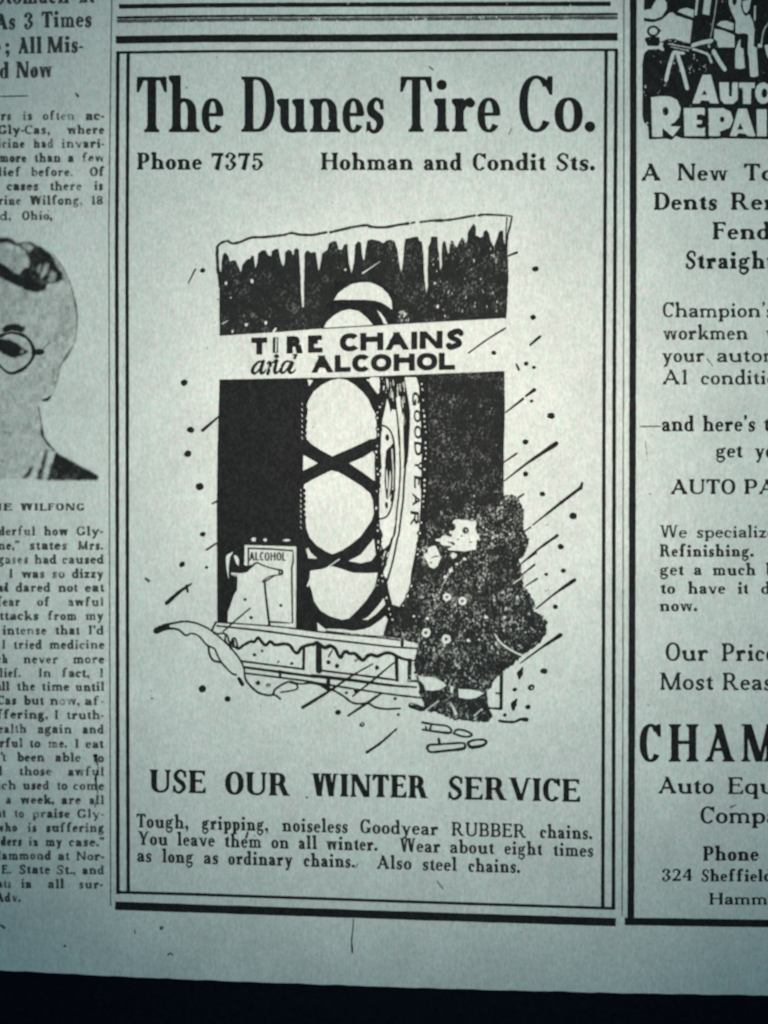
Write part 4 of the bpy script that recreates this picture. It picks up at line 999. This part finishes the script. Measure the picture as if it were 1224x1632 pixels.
for p_ in ([(130, 330), (220, 318), (300, 320), (370, 352), (404, 430), (390, 510), (350, 560), (305, 588), (330, 602), (402, 600), (330, 697), (235, 615), (235, 697), (140, 697)],
           [(433, 430), (628, 428), (628, 502), (600, 488), (555, 490), (553, 540), (602, 545), (602, 578), (553, 582), (553, 612), (600, 622), (630, 608), (630, 690), (440, 690)],
           [(663, 432), (800, 430), (870, 465), (893, 540), (862, 612), (770, 648), (770, 690), (668, 690)],
           [(940, 435), (1020, 435), (1062, 570), (1102, 692), (1035, 692), (1005, 668), (945, 664), (922, 692), (862, 690), (905, 560)],
           [(1112, 440), (1206, 440), (1206, 692), (1115, 692)],
           [(608, 120), (686, 120), (720, 250), (757, 386), (682, 386), (660, 360), (595, 358), (580, 386), (513, 386), (560, 250)],
           [(763, 190), (852, 190), (855, 315), (868, 326), (882, 315), (885, 190), (937, 190), (937, 350), (892, 390), (812, 390), (775, 350)],
           [(948, 192), (1093, 192), (1093, 242), (1062, 242), (1057, 390), (985, 390), (985, 242), (950, 242)]): cv.poly(Q6(p_), 0)
cv.disc(*Q6([(1172, 290)])[0], 12.6, 17.2, 0)
for p_ in ([(958, 565), (988, 628), (932, 632)], [(626, 258), (652, 306), (598, 308)]): cv.poly(Q6(p_))
for x, y, rx, ry in ((263, 460, 5, 7), (790, 535, 3.6, 4.8), (1185, 290, 4.6, 7.6)): cv.disc(*Q6([(x, y)])[0], rx, ry)
cv.worn([(1020, 80), (1060, 80), (1060, 200), (1020, 200)], .2)
cv.worn([(1060, 90), (1130, 85), (1130, 120), (1060, 120)], .4); cv.worn([(1062, 62), (1145, 62), (1145, 100), (1090, 100)], .4)
cv.emit('drawn_workshop_scene', rad, cv.field(1.9, .12, .2), M_ink)['label'] = 'dark woodcut workshop picture with white block lettering'
del cv

# ================================================================== news column at the left
col_ = None
def soft_line(words, F, cap, parent, slope=0.0, sigma=3.0, gain=1.15, dens=.8):
    x0 = min(w[1] for w in words) - 12; x1 = max(w[2] for w in words) + 12; ys = [w[3] for w in words]
    cv = Canvas(x0, min(ys) - cap * 1.3 - 8, x1, max(ys) + cap * .4 + 10)
    for w in words: set_word(cv, w[0], F, cap, w[1], w[2], w[3], slope)
    f = gauss(cv.a, sigma)[::2, ::2]
    f = f * (1 + .12 * vnoise(f.shape, 9, 9))
    # press variation along the line
    f = f * (dens + .1 * vnoise((1, f.shape[1]), 40)[0][None])
    t = np.clip((f - .10) * gain / .78, 0, .93)
    return cv.emit_soft('text_line', parent, t)

news = build_rules('news_column', [([(-40, 154.6), (0, 154.5), (45.5, 153.6)], 2.2)], M_grey, rough=.15)
news['label'] = 'news article column at the left edge with a portrait'
HD = dict(F=F_newshd, sigma=2.6, gain=1.35, dens=1.0)
soft_line([('Stomach', -6, 111, 7.5), ('At', 127, 151, 5.5), ('-', 154, 163, 5.5)], HD['F'], 26, news, -.012, 2.6, 1.35, 1.0)
soft_line([('As', -7, 25, 48.2), ('3', 39, 53.5, 47), ('Times', 67, 146.5, 45.3)], HD['F'], 25.5, news, -.02, 2.6, 1.35, 1.0)
soft_line([('e', -12, 2, 88), (';', 9, 15.5, 87), ('All', 29.5, 67.5, 86.4), ('Mis-', 76, 133, 85.4)], HD['F'], 26, news, -.015, 2.6, 1.35, 1.0)
soft_line([('d', 0, 15.5, 126), ('Now', 26.5, 84, 125)], HD['F'], 26, news, -.02, 2.6, 1.35, 1.0)
ROWS = [
 (192, [('rs', 2, 19), ('is', 37, 52), ('often', 69, 119.5), ('ac-', 137.5, 167)]), (214.5, [('Gly-Cas,', -2, 80), ('where', 107.5, 167)]), (236.5, [('icine', -3, 40), ('had', 54, 86), ('invari-', 99, 167)]),
 (259, [('more', 0, 43), ('than', 55.5, 97.5), ('a', 109, 118.5), ('few', 131.5, 167)]), (281.5, [('lief', -2, 34), ('before.', 50, 117), ('Of', 144, 167)]), (304, [('cases', 11.5, 62), ('there', 80.5, 131), ('is', 151, 165)]),
 (327, [('rine', -2, 33.5), ('Wilfong,', 48, 132), ('18', 146, 164.5)]), (351.2, [('d,', 0, 18), ('Ohio,', 36, 84)]),
 (853.3, [('derful', -1, 57), ('how', 71, 109), ('Gly-', 123, 165)]), (876, [('ne,"', -2, 32), ('states', 48, 108), ('Mrs.', 125, 165)]), (898.3, [('gases', -2, 45.5), ('had', 56, 90.5), ('caused', 100, 166)]),
 (921, [('I', 15.5, 22), ('was', 35, 72), ('so', 84, 104), ('dizzy', 115.5, 166)]), (943, [('nd', -2, 14.5), ('dared', 26, 81), ('not', 94, 125), ('eat', 136, 167)]), (965.8, [('fear', -4, 33), ('of', 60, 80), ('awful', 109, 166)]),
 (988, [('ttacks', 0, 62.5), ('from', 77, 123), ('my', 137.5, 166)]), (1011.2, [('intense', 5, 75), ('that', 89, 128), ("I'd", 142, 166)]), (1034, [('I', 4, 10), ('tried', 22.5, 67.5), ('medicine', 80, 167)]),
 (1057, [('ch', -4, 13.5), ('never', 38.5, 93), ('more', 117.5, 167)]), (1079, [('lief.', 0, 34), ('In', 62.5, 82), ('fact,', 99.5, 143), ('I', 160, 167)]), (1101.3, [('all', -3, 16), ('the', 28, 57), ('time', 67.5, 111.5), ('until', 121, 167)]),
 (1123.8, [('Cas', -3, 27), ('but', 39, 71), ('now,', 81, 127.5), ('af-', 136, 166)]), (1146.2, [('ffering,', -4, 77), ('I', 88, 95), ('truth-', 107, 166)]),
 (1169, [('ealth', -2, 43), ('again', 61, 115), ('and', 132.5, 166)]), (1191.7, [('rful', 0, 37), ('to', 48, 65), ('me.', 78, 107.5), ('I', 120.5, 126.5), ('eat', 137, 166)]), (1214, [("'t", 2, 10), ('been', 28.5, 71.5), ('able', 89, 129.5), ('to', 149, 166)]),
 (1236.2, [('d', -6, 4.5), ('those', 31.5, 83), ('awful', 109, 166.5)]), (1258.8, [('ich', -4, 26.5), ('used', 37.5, 79), ('to', 91, 108), ('come', 117.5, 166.5)]), (1281.5, [('a', 10, 19), ('week,', 33, 87), ('are', 99, 129.5), ('all', 143, 166.5)]),
 (1303.5, [('nt', -5, 10), ('to', 23.5, 39), ('praise', 52.5, 112), ('Gly-', 124, 166.5)]), (1326, [('who', -6, 28), ('is', 45, 59.5), ('suffering', 74.5, 166.5)]), (1348.5, [('lders', -5, 35.5), ('in', 46.5, 62), ('my', 73.5, 100), ('case."', 110.5, 166.5)]),
 (1370.8, [('Hammond', -12, 82), ('at', 93, 112), ('Nor-', 122.5, 166.5)]), (1393, [('E.', 3, 18.5), ('State', 31.5, 81), ('St.,', 91, 121), ('and', 132, 166.5)]), (1415.5, [('nts', -4, 18.5), ('in', 34.5, 51), ('all', 77, 102.5), ('sur-', 126.5, 164.5)]), (1437.5, [('Adv.', -6, 33.5)])]
for y, ws in ROWS:
    up = y < 400
    soft_line([(a, b_, c, y + (1.2 if not up else 0) * (1 - b_ / 160.0) * (-1 if y > 1100 else 0)) for a, b_, c in ws], F_news, 14.2, news, 0.0, 3.6 if up else 3.2, 1.3, .95 if up else 1.0)
soft_line([('NE', -14, 20, 813.8), ('WILFONG', 33, 135.5, 813.8)], F_cap, 11.6, news, 0, 2.3, 1.35, .95)

# portrait, a soft halftone block
cv = Canvas(-30, 366, 172, 776)
_st = cv.stroke
cvl = Canvas(-30, 366, 172, 776); _st = cvl.stroke
cv.stroke = lambda pts, w, v=1.0, **k: _st(pts, np.asarray(w) * 1.35 if not np.isscalar(w) else w * 1.35, min(1, v * 1.15), **k)
T1 = Zt(0, 370, 6.53); T2 = Zt(0, 360, 3.47)
head = [(-30, 384), (0, 378), (10, 377), (20, 381), (28, 389), (35, 387), (46, 386), (58, 391), (72, 399), (85, 411), (97, 428), (108, 446), (115, 464), (120, 482), (123.5, 508), (122, 530), (118, 548), (111, 561), (103, 573), (98, 586), (92, 606), (86, 626), (80, 638), (70, 637), (64, 646), (66, 668), (69, 696), (78, 708), (92, 722), (86, 745), (78, 764), (-30, 764)]
cv.poly(head, .235)
def tone(p, v, s=None): cv.poly(p, v)
tone(T1([(590, 640), (700, 700), (780, 800), (790, 950), (760, 1150), (640, 1300), (560, 1200), (600, 1000), (620, 800)]), .32)
tone(T1([(0, 500), (200, 560), (400, 640), (500, 700), (300, 900), (0, 950)]), .28)
tone(T1([(-200, 60), (0, 60), (90, 60), (150, 90), (180, 125), (240, 105), (330, 110), (420, 150), (520, 215), (580, 280), (640, 380), (690, 480), (600, 530), (500, 545), (480, 610), (390, 632), (300, 610), (200, 570), (100, 520), (0, 480), (-200, 420)]), .93)
for p_, v_ in (([(-200, 130), (0, 130), (60, 105), (130, 130), (210, 160), (270, 200), (310, 300), (300, 370), (240, 400), (210, 440), (150, 420), (100, 380), (0, 320), (-200, 260)], .30), ([(215, 125), (310, 120), (360, 160), (310, 210), (250, 170)], .42),
               ([(120, 340), (230, 370), (215, 430), (150, 410)], .34), ([(130, 260), (200, 260), (210, 320), (150, 320)], .45), ([(395, 330), (440, 350), (420, 440), (390, 420)], .58), ([(470, 320), (520, 340), (470, 470), (430, 480)], .36), ([(540, 410), (600, 430), (570, 520), (500, 520)], .5),
               ([(540, 240), (600, 290), (650, 390), (700, 480), (725, 560), (690, 540), (620, 400), (570, 300)], .5)):
    tone(T1(p_), v_)
cv.stroke(T1([(560, 240), (660, 380), (740, 560), (790, 760), (802, 900), (795, 1040), (770, 1170), (700, 1290), (640, 1380), (600, 1500), (580, 1632)]), [1.5, 1.8, 2, 2.8, 3, 2, 1.4, 4.5, 2, 1.2, 1], .62)
cv.poly(T1([(20, 1000), (80, 970), (150, 955), (200, 965), (270, 990), (268, 1020), (225, 1050), (130, 1030), (50, 1060)]), 1)
cv.poly(T1([(0, 1120), (60, 1080), (180, 1070), (270, 1120), (330, 1220), (310, 1330), (200, 1430), (90, 1440), (0, 1370)]), .2)
cv.stroke(T1([(-60, 1130), (20, 1080), (120, 1050), (230, 1070), (310, 1130), (350, 1210), (350, 1300), (290, 1390), (200, 1450), (110, 1470), (30, 1420), (-40, 1340)]), [5, 5, 4, 4, 4.4, 5.5, 4, 4.4, 5, 4, 3, 3], .82)
cv.poly(T1([(-60, 1130), (20, 1110), (100, 1120), (180, 1160), (250, 1210), (310, 1245), (260, 1275), (190, 1305), (110, 1300), (40, 1260), (-60, 1215)]), 1)
cv.disc(*T1([(235, 1245)])[0], 3.4, 3.4, .5); cv.disc(*T1([(85, 1110)])[0], 4, 2, .4)
cv.stroke(T1([(345, 1260), (400, 1250), (440, 1250)]), [4, 8, 7], .88); cv.stroke(T1([(460, 1210), (520, 1150)]), [2.5, 3], .6); cv.disc(*T1([(468, 1312)])[0], 3, 2.4, .55)
cv.stroke(T2([(300, 800), (295, 850), (310, 870)]), 3, .36); cv.stroke(T2([(235, 965), (262, 960), (285, 940)]), [2.4, 4.6, 2], .85)
cv.stroke(T2([(330, 770), (320, 850), (290, 935)]), 1.8, .45)
for p_, w_, v_ in (([(215, 1000), (230, 1090), (240, 1160), (270, 1210), (305, 1245)], [2, 3, 3.4, 2.4], .7), ([(20, 880), (70, 940), (110, 1010)], 5, .28), ([(0, 1035), (60, 1035)], 4, .3), ([(30, 1140), (55, 1150)], 6, .36), ([(0, 1290), (20, 1300)], 6, .36), ([(150, 1090), (160, 1200)], 12, .25)):
    cv.stroke(T2(p_), w_, v_)
tone(T2([(255, 1230), (310, 1250), (275, 1330), (235, 1408), (195, 1400), (225, 1330)]), .9); tone(T2([(270, 1240), (312, 1252), (285, 1320), (262, 1408), (235, 1405), (252, 1320)]), .10)
tone(T2([(312, 1252), (400, 1300), (548, 1385), (545, 1408), (262, 1408), (285, 1320)]), .93); tone(T2([(180, 1330), (195, 1330), (150, 1400), (120, 1398)]), .85); tone(T2([(195, 1330), (245, 1240), (235, 1290), (200, 1400), (155, 1402)]), .14)
f = np.maximum(gauss(cv.a, 6.6), gauss(cvl.a, 4.6))[::2, ::2]
f = f + f * (1.02 - f) * (.13 * vnoise(f.shape, 4, 4) + .22 * vnoise(f.shape, 14, 12)) + (f > .03) * .02 * vnoise(f.shape, 24, 20)
o = cv.emit_soft('portrait', news, np.clip(f * 1.08, 0, .985), .025)
o['label'] = 'printed portrait of a person in round glasses, cut off by the left edge'
del cv

# ================================================================== scratches, specks and stains on the sheet
def marks(name, items, mat, parent=root, lab_=None, rough=.25, sigma=1.6):
    P = np.vstack([np.asarray(i[0], float) for i in items]); a = P.min(0) - 16; b_ = P.max(0) + 16
    cv = Canvas(a[0], a[1], b_[0], b_[1])
    for pts, w in items:
        if len(pts) == 1: cv.disc(pts[0][0], pts[0][1], w, w * .8, wob=.15)
        else: cv.stroke(pts, w, wob=.2)
    o = cv.emit(name, parent, cv.field(sigma, rough, 0), mat)
    if o and lab_: o['label'] = lab_
marks('ink_scratch', [([(563.5, 1464), (562.5, 1480), (560.5, 1498), (561, 1512)], [1.4, 1.8, 2.2]), ([(561, 1508), (561.5, 1518)], [4, 2])], M_ink, lab_='thin dark hair line hanging below the thick bottom rule')
marks('ink_speck', [([(104, 1507)], 2.1)], M_ink); marks('ink_speck', [([(268, 1521), (272, 1518), (276, 1521)], 2)], M_ink); marks('ink_speck', [([(258, 1478)], 3.6)], M_grey); marks('ink_speck', [([(215, 1481), (216, 1487)], 2.2)], M_grey)
marks('ink_speck', [([(122, 150), (125, 154)], 4)], M_grey); marks('ink_speck', [([(233, 922), (238, 926)], 5)], M_grey); marks('ink_speck', [([(2, 1474), (8, 1478)], 4)], M_grey); marks('ink_speck', [([(331, 555)], 1.3)], M_thin)
marks('ink_scratch', [([(153, 1204)], 4), ([(154, 1208), (157, 1225), (153, 1240), (156, 1262), (152, 1285)], [3.4, 2, 4, 1.6, 2])], M_thin, lab_='dark squiggle across the ends of the news lines')
marks('ink_scratch', [([(1028, 703), (1030, 720), (1031, 736)], 1.2)], M_grey); marks('ink_scratch', [([(811, 214), (815, 206)], 1.8)], M_grey); marks('ink_speck', [([(395, 1326), (393, 1334)], 4)], M_thin)
marks('ink_scratch', [([(684, 107), (690, 112)], 1.8)], M_grey); marks('ink_speck', [([(489, 1270)], 2)], M_thin); marks('ink_speck', [([(298, 141)], 1.8)], M_grey); marks('ink_speck', [([(1036, 787)], 1.5)], M_grey)
marks('ink_scratch', [([(1126, 572), (1136, 584)], 1.6)], M_grey); marks('ink_scratch', [([(696, 1403), (706, 1416)], 2)], M_grey); marks('ink_speck', [([(567, 1383), (570, 1376)], 1.8)], M_grey); marks('ink_scratch', [([(1163, 1286), (1172, 1282)], 2.2)], M_grey)
sp = []
for k in range(90):
    x, y = rng.uniform(10, 1210), rng.uniform(10, 1535); sp.append((x, y, rng.uniform(.5, 1.15)))
V_ = []; L2 = []; S2 = []
for x, y, r in sp:
    t = np.linspace(0, 2 * np.pi, 7, endpoint=False); k = 1 + .3 * rng.standard_normal(7)
    wx, wy = world_xy(x + np.cos(t) * r * k, y - np.sin(t) * r * k); S2.append(len(L2)); L2 += list(range(len(V_), len(V_) + 7)); V_ += list(zip(wx, wy, pz(wx, wy) + .00003))
o = add_mesh('paper_flecks', np.array(V_), np.array(L2), np.array(S2), M_grey, root); o['kind'] = 'stuff'
print('TRIS', sum(len(o.data.loops) - 2 * len(o.data.polygons) for o in C.objects if o.type == 'MESH'))
